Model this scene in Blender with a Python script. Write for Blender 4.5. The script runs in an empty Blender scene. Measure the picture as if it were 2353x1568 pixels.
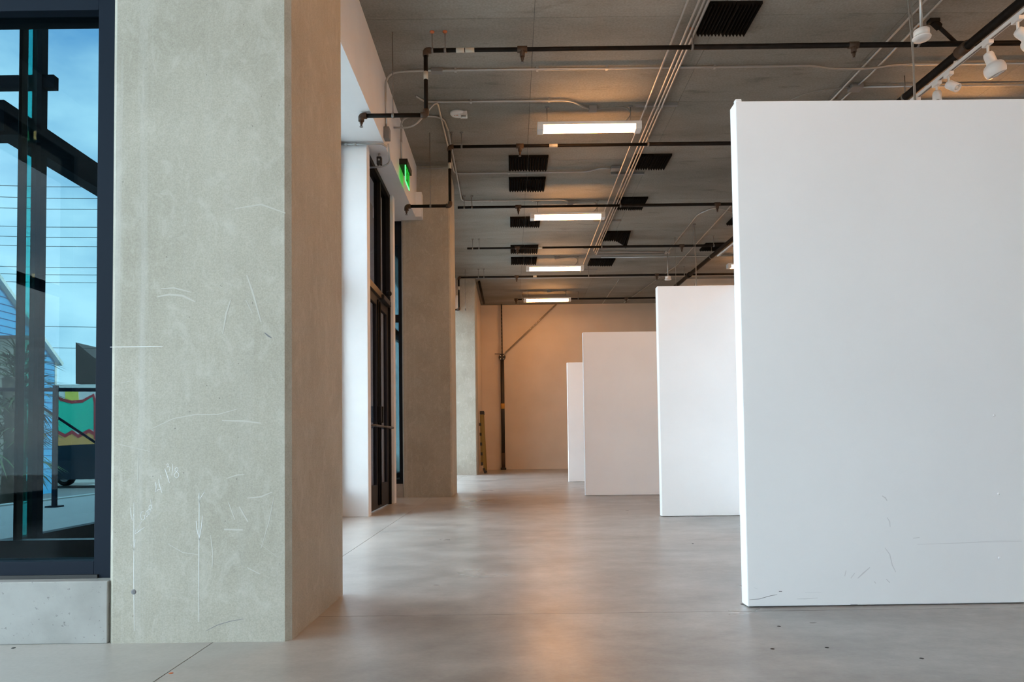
import bpy, bmesh, math, random
from mathutils import Vector, Matrix

# ------------------------------------------------------------------ camera, sky, sun, exposure
W, H = 2353.0, 1568.0
F = 1569.0                                   # focal length in pixels (24 mm on a 36 mm sensor)
EYE = Vector((0.0, 0.0, 0.775))
PITCH, ROLL = 0.035397, 0.01271
PX, PY = 1176.72, 964.15                     # principal point
FW = Vector((0, math.cos(PITCH), math.sin(PITCH)))
UP0 = Vector((0, -math.sin(PITCH), math.cos(PITCH)))
RI = Vector((1, 0, 0)) * math.cos(ROLL) - UP0 * math.sin(ROLL)
UP = UP0 * math.cos(ROLL) + Vector((1, 0, 0)) * math.sin(ROLL)
scene = bpy.context.scene
col = scene.collection
cam_d = bpy.data.cameras.new('camera')
cam = bpy.data.objects.new('camera', cam_d)
col.objects.link(cam)
cam.matrix_world = Matrix(((RI.x, UP.x, -FW.x, EYE.x), (RI.y, UP.y, -FW.y, EYE.y), (RI.z, UP.z, -FW.z, EYE.z), (0, 0, 0, 1)))
cam_d.sensor_width = 36
cam_d.lens = F / W * 36
cam_d.shift_x = (W / 2 - PX) / W
cam_d.shift_y = (PY - H / 2) / W
cam_d.clip_start = 0.05
cam_d.clip_end = 500
scene.camera = cam
vs = scene.view_settings
vs.view_transform = 'Standard'
vs.look = 'None'
vs.gamma = 1.0
vs.use_curve_mapping = False
vs.exposure = 1.12

world = bpy.data.worlds.new('sky')
scene.world = world
world.use_nodes = True
wn = world.node_tree
wn.nodes.clear()
def wnode(t, **k):
    n = wn.nodes.new(t)
    for a, b in k.items(): setattr(n, a, b)
    return n
w_tc = wnode('ShaderNodeTexCoord')
w_sep = wnode('ShaderNodeSeparateXYZ')
wn.links.new(w_tc.outputs['Generated'], w_sep.inputs[0])
w_r = wnode('ShaderNodeValToRGB')
w_r.color_ramp.elements[0].position = 0.0
w_r.color_ramp.elements[0].color = (0.62, 0.85, 1.0, 1)
w_r.color_ramp.elements[1].position = 0.7
w_r.color_ramp.elements[1].color = (0.16, 0.42, 0.85, 1)
wn.links.new(w_sep.outputs[2], w_r.inputs[0])
w_map = wnode('ShaderNodeMapping')
w_map.inputs['Scale'].default_value = (1.0, 1.0, 2.2)
w_map.inputs['Location'].default_value = (0.35, 0.1, 0.25)
wn.links.new(w_tc.outputs['Generated'], w_map.inputs[0])
w_n = wnode('ShaderNodeTexNoise')
w_n.inputs['Scale'].default_value = 2.6
w_n.inputs['Detail'].default_value = 7
w_n.inputs['Roughness'].default_value = 0.55
wn.links.new(w_map.outputs[0], w_n.inputs['Vector'])
w_c = wnode('ShaderNodeValToRGB')
w_c.color_ramp.elements[0].position = 0.34
w_c.color_ramp.elements[1].position = 0.57
wn.links.new(w_n.outputs['Fac'], w_c.inputs[0])
w_m = wnode('ShaderNodeMixRGB')
wn.links.new(w_c.outputs[0], w_m.inputs[0])
wn.links.new(w_r.outputs[0], w_m.inputs[1])
w_m.inputs[2].default_value = (1.14, 1.28, 1.37, 1)
w_bg = wnode('ShaderNodeBackground')
w_bg.inputs['Strength'].default_value = 4.0
wn.links.new(w_m.outputs[0], w_bg.inputs[0])
w_o = wnode('ShaderNodeOutputWorld')
wn.links.new(w_bg.outputs[0], w_o.inputs[0])

sun_d = bpy.data.lights.new('sun', 'SUN')
sun_d.energy = 13.0
sun_d.color = (1.0, 0.94, 0.86)
sun_d.angle = 0.02
sun = bpy.data.objects.new('sun', sun_d)
col.objects.link(sun)
sun.rotation_euler = Vector((0.8, -0.12, 0.6)).to_track_quat('Z', 'Y').to_euler()

LAMP = 25.0                                  # emission of the warm lamp diffusers
LAMP_COL = (1.0, 0.46, 0.16)

# ------------------------------------------------------------------ pixel measurements to places in the hall
CZ = 4.953                                   # ceiling height
def ray(x, y): return FW + RI * ((x - PX) / F) - UP * ((y - PY) / F)
def onZ(x, y, z):
    d = ray(x, y); return EYE + d * ((z - EYE.z) / d.z)
def onY(x, y, Y):
    d = ray(x, y); return EYE + d * (Y / d.y)
def onX(x, y, X):
    d = ray(x, y); return EYE + d * (X / d.x)
def C(x, y, drop=0.0): return onZ(x, y, CZ - drop)
def V(*a): return Vector(a)

# ------------------------------------------------------------------ materials
M = {}
def rgb(c): return (c[0], c[1], c[2], 1)
def mat(name, color=(0.8, 0.8, 0.8), rough=0.5, metal=0.0, spec=0.5):
    m = bpy.data.materials.new(name)
    m.use_nodes = True
    b = m.node_tree.nodes['Principled BSDF']
    b.inputs['Base Color'].default_value = rgb(color)
    b.inputs['Roughness'].default_value = rough
    b.inputs['Metallic'].default_value = metal
    b.inputs['Specular IOR Level'].default_value = spec
    M[name] = m
    return m, m.node_tree, b
def noise(nt, scale, detail=4, stretch=(1, 1, 1), rough=0.55, coord='Position', offset=(0, 0, 0), dist=0.0):
    if coord == 'Position':
        g = nt.nodes.new('ShaderNodeNewGeometry'); out = g.outputs['Position']
    else:
        g = nt.nodes.new('ShaderNodeTexCoord'); out = g.outputs['Object']
    mp = nt.nodes.new('ShaderNodeMapping')
    mp.inputs['Scale'].default_value = stretch
    mp.inputs['Location'].default_value = offset
    nt.links.new(out, mp.inputs[0])
    n = nt.nodes.new('ShaderNodeTexNoise')
    n.inputs['Scale'].default_value = scale
    n.inputs['Detail'].default_value = detail
    n.inputs['Roughness'].default_value = rough
    n.inputs['Distortion'].default_value = dist
    nt.links.new(mp.outputs[0], n.inputs['Vector'])
    return n.outputs['Fac']
def ramp(nt, src, stops):
    r = nt.nodes.new('ShaderNodeValToRGB')
    el = r.color_ramp.elements
    while len(el) < len(stops): el.new(0.5)
    for e, (p, c) in zip(el, stops):
        e.position = p
        e.color = rgb(c) if len(c) == 3 else c
    nt.links.new(src, r.inputs[0])
    return r.outputs[0]
def gray(v): return (v, v, v)
def mul(nt, a, b, fac=1.0, mode='MULTIPLY'):
    m = nt.nodes.new('ShaderNodeMixRGB')
    m.blend_type = mode
    if isinstance(fac, float): m.inputs[0].default_value = fac
    else: nt.links.new(fac, m.inputs[0])
    for i, s in ((1, a), (2, b)):
        if isinstance(s, tuple): m.inputs[i].default_value = rgb(s)
        else: nt.links.new(s, m.inputs[i])
    return m.outputs[0]
def bump(nt, b, src, strength=0.2, dist=0.01):
    n = nt.nodes.new('ShaderNodeBump')
    n.inputs['Strength'].default_value = strength
    n.inputs['Distance'].default_value = dist
    nt.links.new(src, n.inputs['Height'])
    nt.links.new(n.outputs[0], b.inputs['Normal'])

# column concrete: mottled grey-green with fine grain, pale vertical drips and pale scuffs
m, nt, b = mat('column_concrete', rough=0.75)
c = ramp(nt, noise(nt, 2.2, 6), [(0.3, (0.365, 0.340, 0.278)), (0.7, (0.450, 0.422, 0.352))])
c = mul(nt, c, ramp(nt, noise(nt, 160, 2), [(0.3, gray(0.86)), (0.7, gray(1.08))]))
drip = ramp(nt, noise(nt, 1.0, 5, (22, 22, 0.5), 0.6), [(0.50, gray(0)), (0.72, gray(0.6))])
g_ = nt.nodes.new('ShaderNodeNewGeometry'); sp_ = nt.nodes.new('ShaderNodeSeparateXYZ')
nt.links.new(g_.outputs['Position'], sp_.inputs[0])
mr_ = nt.nodes.new('ShaderNodeMapRange')
mr_.inputs['From Min'].default_value = -1.60; mr_.inputs['From Max'].default_value = -1.38
mr_.inputs['To Min'].default_value = 1.0; mr_.inputs['To Max'].default_value = 0.14
nt.links.new(sp_.outputs[0], mr_.inputs['Value'])
drip = mul(nt, drip, mr_.outputs[0])
c = mul(nt, c, (0.57, 0.57, 0.545), drip, 'MIX')
sc = ramp(nt, noise(nt, 7, 8, (1.6, 1.6, 1.0), 0.72, dist=1.2), [(0.50, gray(0)), (0.70, gray(0.5))])
c = mul(nt, c, (0.55, 0.535, 0.475), sc, 'MIX')
pit = ramp(nt, noise(nt, 55, 2), [(0.22, gray(0.45)), (0.27, gray(1))])
c = mul(nt, c, pit)
nt.links.new(c, b.inputs['Base Color'])
bump(nt, b, noise(nt, 90, 4), 0.12, 0.004)

m, nt, b = mat('sill_concrete', rough=0.8)
c = ramp(nt, noise(nt, 4, 6), [(0.3, (0.29, 0.285, 0.27)), (0.7, (0.40, 0.395, 0.375))])
c = mul(nt, c, ramp(nt, noise(nt, 60, 2), [(0.25, gray(0.6)), (0.33, gray(1))]))
nt.links.new(c, b.inputs['Base Color'])
bump(nt, b, noise(nt, 70, 4), 0.2, 0.004)

m, nt, b = mat('ceiling_concrete', rough=0.85)
c = ramp(nt, noise(nt, 1.1, 6, (0.6, 1.6, 1)), [(0.28, (0.20, 0.188, 0.16)), (0.72, (0.315, 0.30, 0.265))])
oi = nt.nodes.new('ShaderNodeObjectInfo')
c = mul(nt, c, ramp(nt, oi.outputs['Random'], [(0, gray(0.93)), (1, gray(1.05))]))
st = ramp(nt, noise(nt, 2.0, 6, (0.8, 3.2, 1), 0.62, offset=(3, 1, 0)), [(0.24, gray(0.6)), (0.42, gray(1))])
c = mul(nt, c, st)
c = mul(nt, c, ramp(nt, noise(nt, 45, 3), [(0.3, gray(0.85)), (0.7, gray(1.1))]))
nt.links.new(c, b.inputs['Base Color'])
bump(nt, b, noise(nt, 30, 4), 0.12, 0.004)

m, nt, b = mat('floor_concrete', rough=0.3, spec=0.5)
c = ramp(nt, noise(nt, 0.8, 4, (0.8, 1.2, 1), 0.55), [(0.3, (0.225, 0.217, 0.205)), (0.7, (0.325, 0.315, 0.30))])
c = mul(nt, c, ramp(nt, noise(nt, 3.2, 7, (0.9, 1.2, 1), 0.62), [(0.3, gray(0.78)), (0.7, gray(1.17))]))
c = mul(nt, c, ramp(nt, noise(nt, 13, 6, (0.8, 1.2, 1), 0.65), [(0.3, gray(0.88)), (0.7, gray(1.12))]))
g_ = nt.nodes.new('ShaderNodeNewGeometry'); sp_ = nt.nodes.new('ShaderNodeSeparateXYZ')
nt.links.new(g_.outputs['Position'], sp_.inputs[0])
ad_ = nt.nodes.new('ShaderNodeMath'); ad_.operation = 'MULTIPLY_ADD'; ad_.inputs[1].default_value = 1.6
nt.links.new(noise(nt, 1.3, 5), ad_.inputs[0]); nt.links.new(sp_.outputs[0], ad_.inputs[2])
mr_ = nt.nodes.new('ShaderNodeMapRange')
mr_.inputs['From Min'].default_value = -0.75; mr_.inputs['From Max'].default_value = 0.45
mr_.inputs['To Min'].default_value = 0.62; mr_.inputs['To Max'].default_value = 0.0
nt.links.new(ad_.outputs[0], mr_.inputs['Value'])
c = mul(nt, c, (0.56, 0.54, 0.505), mr_.outputs[0], 'MIX')  # pale zone towards the facade: dusty concrete with window daylight painted into its colour
c = mul(nt, c, ramp(nt, noise(nt, 60, 2), [(0.3, gray(0.95)), (0.7, gray(1.04))]))
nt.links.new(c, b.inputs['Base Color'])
nt.links.new(ramp(nt, noise(nt, 1.6, 4, (0.8, 1.3, 1)), [(0.3, gray(0.27)), (0.7, gray(0.37))]), b.inputs['Roughness'])

m, nt, b = mat('white_paint', rough=0.55)
c = ramp(nt, noise(nt, 3, 5), [(0.3, (0.80, 0.80, 0.80)), (0.7, (0.84, 0.84, 0.84))])
nt.links.new(c, b.inputs['Base Color'])
bump(nt, b, noise(nt, 220, 2), 0.06, 0.002)
m, nt, b = mat('far_wall_paint', rough=0.6)
c = ramp(nt, noise(nt, 1.4, 5), [(0.3, (0.60, 0.49, 0.38)), (0.7, (0.65, 0.54, 0.43))])
nt.links.new(c, b.inputs['Base Color'])
m, nt, b = mat('partition_paint', rough=0.5)
c = ramp(nt, noise(nt, 1.6, 6), [(0.3, (0.85, 0.85, 0.865)), (0.7, (0.885, 0.885, 0.90))])
nt.links.new(c, b.inputs['Base Color'])
bump(nt, b, noise(nt, 180, 2), 0.05, 0.002)

mat('scuff_grey', (0.68, 0.67, 0.69), 0.7)
mat('scuff_dark', (0.18, 0.18, 0.19), 0.7)
mat('chalk', (0.78, 0.80, 0.80), 0.9)
mat('chalk_faint', (0.505, 0.495, 0.445), 0.9)
m, nt, b = mat('black_pipe', (0.016, 0.013, 0.012), 0.6, spec=0.14)
c = ramp(nt, noise(nt, 14, 4), [(0.35, (0.007, 0.006, 0.005)), (0.75, (0.016, 0.012, 0.010))])
nt.links.new(c, b.inputs['Base Color'])
mat('rust_fitting', (0.06, 0.033, 0.018), 0.6)
mat('orange_anchor', (0.55, 0.16, 0.06), 0.6)
mat('pipe_tag', (0.55, 0.52, 0.44), 0.7)
mat('galvanised', (0.46, 0.46, 0.445), 0.38, 0.75)
mat('grey_box', (0.24, 0.24, 0.235), 0.5, 0.3)
mat('hanger_steel', (0.22, 0.21, 0.20), 0.45, 0.6)
mat('cable_grey', (0.24, 0.23, 0.21), 0.6)
mat('white_metal', (0.80, 0.79, 0.77), 0.4)
mat('track_groove', (0.16, 0.15, 0.15), 0.5)
mat('lens_glass', (0.55, 0.56, 0.56), 0.15, 0.6)
m, nt, b = mat('foam_black', (0.008, 0.0075, 0.007), 0.95, spec=0.05)
mat('frame_dark', (0.011, 0.017, 0.028), 0.6, spec=0.08)
mat('door_black', (0.008, 0.008, 0.009), 0.5, spec=0.15)
mat('door_grey', (0.022, 0.022, 0.026), 0.5, spec=0.2)
mat('bronze_bar', (0.10, 0.075, 0.055), 0.35, 0.5)
mat('frame_brown', (0.085, 0.08, 0.075), 0.4, 0.3)
mat('sill_metal', (0.20, 0.27, 0.32), 0.22, 0.6)
mat('sign_black', (0.01, 0.01, 0.01), 0.5)
mat('ladder_yellow', (0.27, 0.17, 0.035), 0.6)
mat('ladder_dark', (0.03, 0.03, 0.03), 0.6)
mat('standpipe_black', (0.018, 0.014, 0.012), 0.5)
mat('tag_orange', (0.5, 0.25, 0.04), 0.6)
mat('strut_bronze', (0.17, 0.14, 0.10), 0.5, 0.4)
mat('dark_gap', (0.05, 0.05, 0.05), 0.9)

def emit(name, color, strength):
    m = bpy.data.materials.new(name)
    m.use_nodes = True
    nt = m.node_tree
    nt.nodes.clear()
    e = nt.nodes.new('ShaderNodeEmission')
    e.inputs[0].default_value = rgb(color)
    e.inputs[1].default_value = strength
    o = nt.nodes.new('ShaderNodeOutputMaterial')
    nt.links.new(e.outputs[0], o.inputs[0])
    M[name] = m
emit('lamp_glow', LAMP_COL, LAMP)
emit('exit_green', (0.02, 0.9, 0.06), 0.35)
emit('exit_bright', (0.12, 1.0, 0.25), 0.9)

def glass(name, tint, refl=0.9, rough=0.0):
    m = bpy.data.materials.new(name)
    m.use_nodes = True
    nt = m.node_tree
    nt.nodes.clear()
    t = nt.nodes.new('ShaderNodeBsdfTransparent')
    t.inputs[0].default_value = rgb(tint)
    g = nt.nodes.new('ShaderNodeBsdfGlossy')
    g.inputs['Color'].default_value = rgb((refl,) * 3)
    g.inputs['Roughness'].default_value = rough
    f = nt.nodes.new('ShaderNodeFresnel')
    ge = nt.nodes.new('ShaderNodeNewGeometry')
    io = nt.nodes.new('ShaderNodeMapRange')
    io.inputs['To Min'].default_value = 1.5
    io.inputs['To Max'].default_value = 1 / 1.5
    nt.links.new(ge.outputs['Backfacing'], io.inputs['Value'])
    nt.links.new(io.outputs[0], f.inputs[0])
    x = nt.nodes.new('ShaderNodeMixShader')
    o = nt.nodes.new('ShaderNodeOutputMaterial')
    nt.links.new(f.outputs[0], x.inputs[0])
    nt.links.new(t.outputs[0], x.inputs[1])
    nt.links.new(g.outputs[0], x.inputs[2])
    nt.links.new(x.outputs[0], o.inputs[0])
    M[name] = m
glass('glass_clear', (0.93, 0.97, 0.97))
glass('glass_soft', (0.82, 0.85, 0.85))
glass('glass_tinted', (0.205, 0.285, 0.305), 0.2)       # the dark cyan solar glass beside the near column
glass('glass_teal', (0.25, 0.75, 0.72))
glass('glass_smoke', (0.22, 0.22, 0.24))

# ------------------------------------------------------------------ mesh building
class MB:
    def __init__(self): self.v, self.f, self.s = [], [], []
    def add(self, verts, faces, smooth=False):
        o = len(self.v)
        self.v += [Vector(p) for p in verts]
        for f in faces:
            self.f.append([i + o for i in f]); self.s.append(smooth)
        return self
    def box(self, x0, x1, y0, y1, z0, z1, bev=0.0):
        if x0 > x1: x0, x1 = x1, x0
        if y0 > y1: y0, y1 = y1, y0
        if z0 > z1: z0, z1 = z1, z0
        if bev <= 0:
            P = [(x, y, z) for z in (z0, z1) for y in (y0, y1) for x in (x0, x1)]
            return self.add(P, [(0, 2, 3, 1), (4, 5, 7, 6), (0, 1, 5, 4), (2, 6, 7, 3), (0, 4, 6, 2), (1, 3, 7, 5)])
        bm = bmesh.new()
        bmesh.ops.create_cube(bm, size=1)
        for p in bm.verts:
            p.co = Vector((x0 + (p.co.x + .5) * (x1 - x0), y0 + (p.co.y + .5) * (y1 - y0), z0 + (p.co.z + .5) * (z1 - z0)))
        bmesh.ops.bevel(bm, geom=bm.edges[:], offset=bev, segments=2, affect='EDGES', profile=0.5)
        bm.verts.index_update()
        self.add([p.co.copy() for p in bm.verts], [[q.index for q in fc.verts] for fc in bm.faces])
        bm.free()
        return self
    def beam(self, a, b, w, h, up=(0, 0, 1)):
        a, b = Vector(a), Vector(b)
        d = (b - a).normalized()
        s = d.cross(Vector(up))
        if s.length < 1e-4: s = d.cross(Vector((1, 0, 0)))
        s.normalize()
        u = s.cross(d)
        P = [p + s * i * w / 2 + u * j * h / 2 for p in (a, b) for i, j in ((-1, -1), (1, -1), (1, 1), (-1, 1))]
        return self.add(P, [(3, 2, 1, 0), (4, 5, 6, 7), (0, 1, 5, 4), (1, 2, 6, 5), (2, 3, 7, 6), (3, 0, 4, 7)])
    def tube(self, path, r, n=8, cap=True):
        path = [Vector(p) for p in path]
        rs = r if isinstance(r, (list, tuple)) else [r] * len(path)
        t = (path[1] - path[0]).normalized()
        u = t.orthogonal().normalized()
        rings = []
        for i, p in enumerate(path):
            if i == 0: tt = path[1] - p
            elif i == len(path) - 1: tt = p - path[i - 1]
            else: tt = (path[i + 1] - p).normalized() + (p - path[i - 1]).normalized()
            tt = tt.normalized() if tt.length > 1e-9 else t
            u = (u - tt * u.dot(tt))
            u = u.normalized() if u.length > 1e-6 else tt.orthogonal().normalized()
            w = tt.cross(u)
            rings.append([p + (u * math.cos(2 * math.pi * k / n) + w * math.sin(2 * math.pi * k / n)) * rs[i] for k in range(n)])
            t = tt
        o = len(self.v)
        for rg in rings: self.v += rg
        for i in range(len(rings) - 1):
            for k in range(n):
                self.f.append([o + i * n + k, o + i * n + (k + 1) % n, o + (i + 1) * n + (k + 1) % n, o + (i + 1) * n + k]); self.s.append(True)
        if cap:
            self.f.append([o + k for k in reversed(range(n))]); self.s.append(False)
            e = o + (len(rings) - 1) * n
            self.f.append([e + k for k in range(n)]); self.s.append(False)
        return self
    def lathe(self, base, axis, prof, n=20):
        base, axis = Vector(base), Vector(axis).normalized()
        u = axis.orthogonal().normalized(); w = axis.cross(u)
        o = len(self.v)
        for r, h in prof:
            for k in range(n):
                a = 2 * math.pi * k / n
                self.v.append(base + axis * h + (u * math.cos(a) + w * math.sin(a)) * max(r, 1e-5))
        for i in range(len(prof) - 1):
            for k in range(n):
                self.f.append([o + i * n + k, o + i * n + (k + 1) % n, o + (i + 1) * n + (k + 1) % n, o + (i + 1) * n + k]); self.s.append(True)
        self.f.append([o + k for k in reversed(range(n))]); self.s.append(False)
        e = o + (len(prof) - 1) * n
        self.f.append([e + k for k in range(n)]); self.s.append(False)
        return self
    def prism(self, pts, axis_vec):
        a = Vector(axis_vec); n = len(pts)
        P = [Vector(p) for p in pts]; P += [p + a for p in P]
        return self.add(P, [list(range(n))[::-1], list(range(n, 2 * n))] + [[i, (i + 1) % n, n + (i + 1) % n, n + i] for i in range(n)])
    def build(self, name, material, parent=None, recalc=True):
        o0 = parent['_o'] if parent is not None else (0, 0, 0)
        off = Vector(o0)
        me = bpy.data.meshes.new(name)
        me.from_pydata([p - off for p in self.v], [], self.f)
        me.polygons.foreach_set('use_smooth', self.s)
        me.materials.append(M[material])
        if recalc:
            bm = bmesh.new(); bm.from_mesh(me)
            bmesh.ops.recalc_face_normals(bm, faces=bm.faces)
            bm.to_mesh(me); bm.free()
        me.update()
        o = bpy.data.objects.new(name, me)
        col.objects.link(o)
        if parent is not None:
            o.parent = parent
        o['_o'] = tuple(off)
        return o
ALL = []
def tag(o, label=None, cat=None, group=None, kind=None):
    if label: o['label'] = label
    if cat: o['category'] = cat
    if group: o['group'] = group
    if kind: o['kind'] = kind
    return o
def thing(name, loc, label, cat, group=None):
    o = bpy.data.objects.new(name, None)
    o.empty_display_size = 0.1
    o.location = loc
    o['_o'] = tuple(loc)
    col.objects.link(o)
    return tag(o, label, cat, group)
def copy_tree(o, parent=None):
    c = o.copy()
    col.objects.link(c)
    c.parent = parent
    for ch in o.children: copy_tree(ch, c)
    return c
def fillet(pts, r, n=5):
    pts = [Vector(p) for p in pts]
    out = [pts[0]]
    for i in range(1, len(pts) - 1):
        a, p, b = pts[i - 1], pts[i], pts[i + 1]
        da, db = (a - p), (b - p)
        rr = min(r, da.length * 0.49, db.length * 0.49)
        q0, q1 = p + da.normalized() * rr, p + db.normalized() * rr
        for k in range(n + 1):
            t = k / n
            out.append(q0 * (1 - t) ** 2 + p * 2 * t * (1 - t) + q1 * t * t)
    out.append(pts[-1])
    return out
def B(*a, **k): return MB().box(*a, **k)
def struct(o, label=None): return tag(o, label, None, None, 'structure')

# ------------------------------------------------------------------ floor: slab with saw-cut joints
random.seed(4)
fl = struct(B(-5.4, 9.2, -6.4, 2.95, -0.25, -0.004).box(-2.4, 9.2, 2.95, 20.8, -0.25, -0.004).build('floor', 'dark_gap'), 'polished grey concrete floor with thin saw-cut joints')
xs = [-5.4, -1.2, 4.9, 9.2]
ys = [-6.4, -2.6, 3.13, 8.85, 14.6, 20.8]
for i in range(len(xs) - 1):
    for j in range(len(ys) - 1):
        g = 0.0022
        lim = xs[i]
        if ys[j] >= 3.0 and i == 0: lim = -2.4
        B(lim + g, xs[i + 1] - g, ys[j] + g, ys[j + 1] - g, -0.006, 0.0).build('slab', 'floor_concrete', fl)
# dark crumbs and paint spots on the floor
for k, (x, y) in enumerate([(1775, 1492), (1900, 1489), (2118, 1514), (1790, 1440), (393, 1548), (31, 1490), (1592, 1250), (1705, 1389)]):
    p = onZ(x, y, 0)
    s = 0.007
    tag(MB().lathe((p.x, p.y, -0.0005), (0, 0, 1), [(s * 1.2, 0), (s, 0.002), (s * 0.3, 0.003)], 7).build('floor_speck', 'orange_anchor' if k == 4 else 'sign_black'),
        ['tiny dark crumb on the floor before the large partition, leftmost', 'tiny dark crumb on the floor below the round smudge of the large partition',
         'tiny dark crumb on the floor near the right foreground', 'tiny dark crumb close to the foot of the large partition',
         'tiny red speck on the foreground floor below the near column', 'tiny dark crumb at the foot of the concrete sill',
         'tiny dark speck on the floor in front of the second partition', 'tiny dark crumb at the rear corner of the large partition'][k], 'debris')

# ------------------------------------------------------------------ ceiling of board-formed concrete
ce = struct(B(-5.6, 9.4, -6.6, 3.25, CZ + 0.006, CZ + 0.35).box(-2.45, 9.4, 3.25, 21.0, CZ + 0.006, CZ + 0.35).build('ceiling', 'dark_gap'), 'bare concrete ceiling with formwork seams')
sx, sy = 1.83, 1.692
me_panel = None
for i in range(-4, 5):
    for j in range(-8, 9):
        x0, y0 = 0.267 + sx * i, 6.563 + sy * j
        if x0 + sx < -5.4 or x0 > 9.2 or y0 + sy < -6.4 or y0 > 20.6 or (y0 > 1.9 and x0 + sx < -1.4): continue
        if me_panel is None:
            o = B(0, sx - 0.004, 0, sy - 0.004, 0, 0.012).build('ceiling_panel', 'ceiling_concrete', ce)
            me_panel = o.data
        else:
            o = bpy.data.objects.new('ceiling_panel', me_panel)
            col.objects.link(o); o.parent = ce
        o.location = (x0 + 0.002, y0 + 0.002, CZ)

# ------------------------------------------------------------------ walls
struct(B(-0.9, 4.55, 20.45, 20.8, 0, CZ).build('wall_far', 'far_wall_paint'), 'far end wall washed in warm lamp light')
struct(B(4.55, 9.2, 17.45, 20.8, 0, CZ).build('wall_far_right', 'far_wall_paint'), 'projecting end wall on the far right')
struct(B(9.0, 9.3, -6.4, 20.8, 0, CZ).build('wall_right', 'white_paint'), 'white wall on the right')
struct(B(-1.3, -0.9, 17.96, 20.8, 0, CZ).build('wall_left_far', 'far_wall_paint'), 'side wall beyond the third column')
# header walls around the glazed rear and left sides (behind the camera)
struct(B(-5.4, 9.3, -6.4, -6.2, 4.3, CZ).build('wall_back_header', 'white_paint'))
struct(B(-5.4, 9.3, -6.4, -6.2, 0, 0.24).build('wall_back_sill', 'sill_concrete'))
struct(B(-5.4, -5.2, -6.4, 2.95, 4.3, CZ).build('wall_left_header', 'white_paint'))
struct(B(-5.4, -5.2, -6.4, 2.95, 0, 0.24).build('wall_left_sill', 'sill_concrete'))

def curtain(name, axis, fixed, a0, a1, z0, z1, n, zt, glassmat, label, w=0.06, d=0.12, inner=1):
    """storefront window: sill rail, head rail, transom, mullions, panes; axis 'x' = the window runs along x at y=fixed"""
    def bx(s0, s1, zz0, zz1, t0, t1, bev=0.0):
        if axis == 'x': return B(s0, s1, fixed + t0, fixed + t1, zz0, zz1, bev=bev)
        return B(fixed + t0, fixed + t1, s0, s1, zz0, zz1, bev=bev)
    w0 = bx(a0, a1, z0, z0 + w * 1.2, 0, d).build(name, 'frame_dark')
    struct(w0, label)
    bx(a0, a1, z1 - w, z1, 0, d).build('head_rail', 'frame_dark', w0)
    if zt: bx(a0, a1, zt, zt + w * 1.6, 0, d).build('transom', 'frame_dark', w0)
    st = (a1 - a0) / n
    for i in range(n + 1):
        c0 = min(max(a0 + st * i, a0 + w / 2), a1 - w / 2)
        bx(c0 - w / 2, c0 + w / 2, z0, z1, 0.002, d - 0.002).build('mullion', 'frame_dark', w0)
    for i in range(n):
        for q0, q1 in (((z0, zt), (zt, z1)) if zt else ((z0, z1),)):
            bx(a0 + st * i + w * 0.4, a0 + st * (i + 1) - w * 0.4, q0 + w * 0.4, q1 - w * 0.4, d * 0.45, d * 0.55).build('pane', glassmat, w0)
    return w0
struct(B(-1.4, 9.0, -6.4, -6.2, 0.24, 4.3).build('wall_back', 'white_paint'))
struct(B(-5.4, -5.2, -6.2, -2.4, 0.24, 4.3).build('wall_left_near', 'white_paint'))
curtain('window_3', 'x', -6.36, -5.3, -1.4, 0.24, 4.3, 3, 2.58, 'glass_clear', 'glazed storefront behind the camera')
curtain('window_4', 'y', -5.36, -2.4, 2.75, 0.24, 4.3, 3, 2.58, 'glass_clear', 'glazed storefront to the left of the camera')

# ------------------------------------------------------------------ columns
def column(Y, label, name='concrete_column'):
    x0, x1, y0, y1, ch = -1.622, -0.892, Y, Y + 0.86, 0.022
    t = thing(name, (-1.257, Y + 0.43, 0), label, 'column', 'row of square concrete columns')
    pts = [(x0 + ch, y0, 0), (x1 - ch, y0, 0), (x1, y0 + ch, 0), (x1, y1 - ch, 0), (x1 - ch, y1, 0), (x0 + ch, y1, 0), (x0, y1 - ch, 0), (x0, y0 + ch, 0)]
    MB().prism(pts, (0, 0, CZ)).build('shaft', 'column_concrete', t)
    return t
C1Y, C2Y, C3Y = 2.742, 10.09, 17.12
col1 = column(C1Y, 'large grey concrete column in the left foreground with chalk scribbles')
col2 = column(C2Y, 'middle concrete column just past the black doors')
col3 = column(C3Y, 'farthest concrete column, beside the yellow ladder')

# chalk writing, scratches and marks on the near column's front face
def stroke(px, w=0.0022, matn='chalk', name='chalk_mark', parent=col1, Y=C1Y, zoom=None):
    if zoom:
        x0, y0, s = zoom
        px = [(x0 + a / s, y0 + b / s) for a, b in px]
    P = [onY(x, y, Y) for x, y in px]
    m = MB()
    n = len(P)
    L, R_ = [], []
    for i, p in enumerate(P):
        d = (P[min(i + 1, n - 1)] - P[max(i - 1, 0)])
        d.y = 0
        d.normalize()
        s = Vector((d.z, 0, -d.x))
        ww = w * (0.55 if i in (0, n - 1) else 1.0)
        L.append(p + s * ww / 2); R_.append(p - s * ww / 2)
    vs_ = []
    for yy in (Y - 0.0006, Y + 0.001):
        for q in L + R_: vs_.append((q.x, yy, q.z))
    fs = []
    for i in range(n - 1):
        fs.append([i, i + 1, n + i + 1, n + i])
        fs.append([2 * n + i, 3 * n + i, 3 * n + i + 1, 2 * n + i + 1])
        fs.append([i, 2 * n + i, 2 * n + i + 1, i + 1])
        fs.append([n + i, n + i + 1, 3 * n + i + 1, 3 * n + i])
    fs.append([0, n, 3 * n, 2 * n]); fs.append([n - 1, 3 * n - 1, 4 * n - 1, 2 * n - 1][::-1])
    m.add(vs_, fs)
    return m.build(name, matn, parent)
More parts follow.
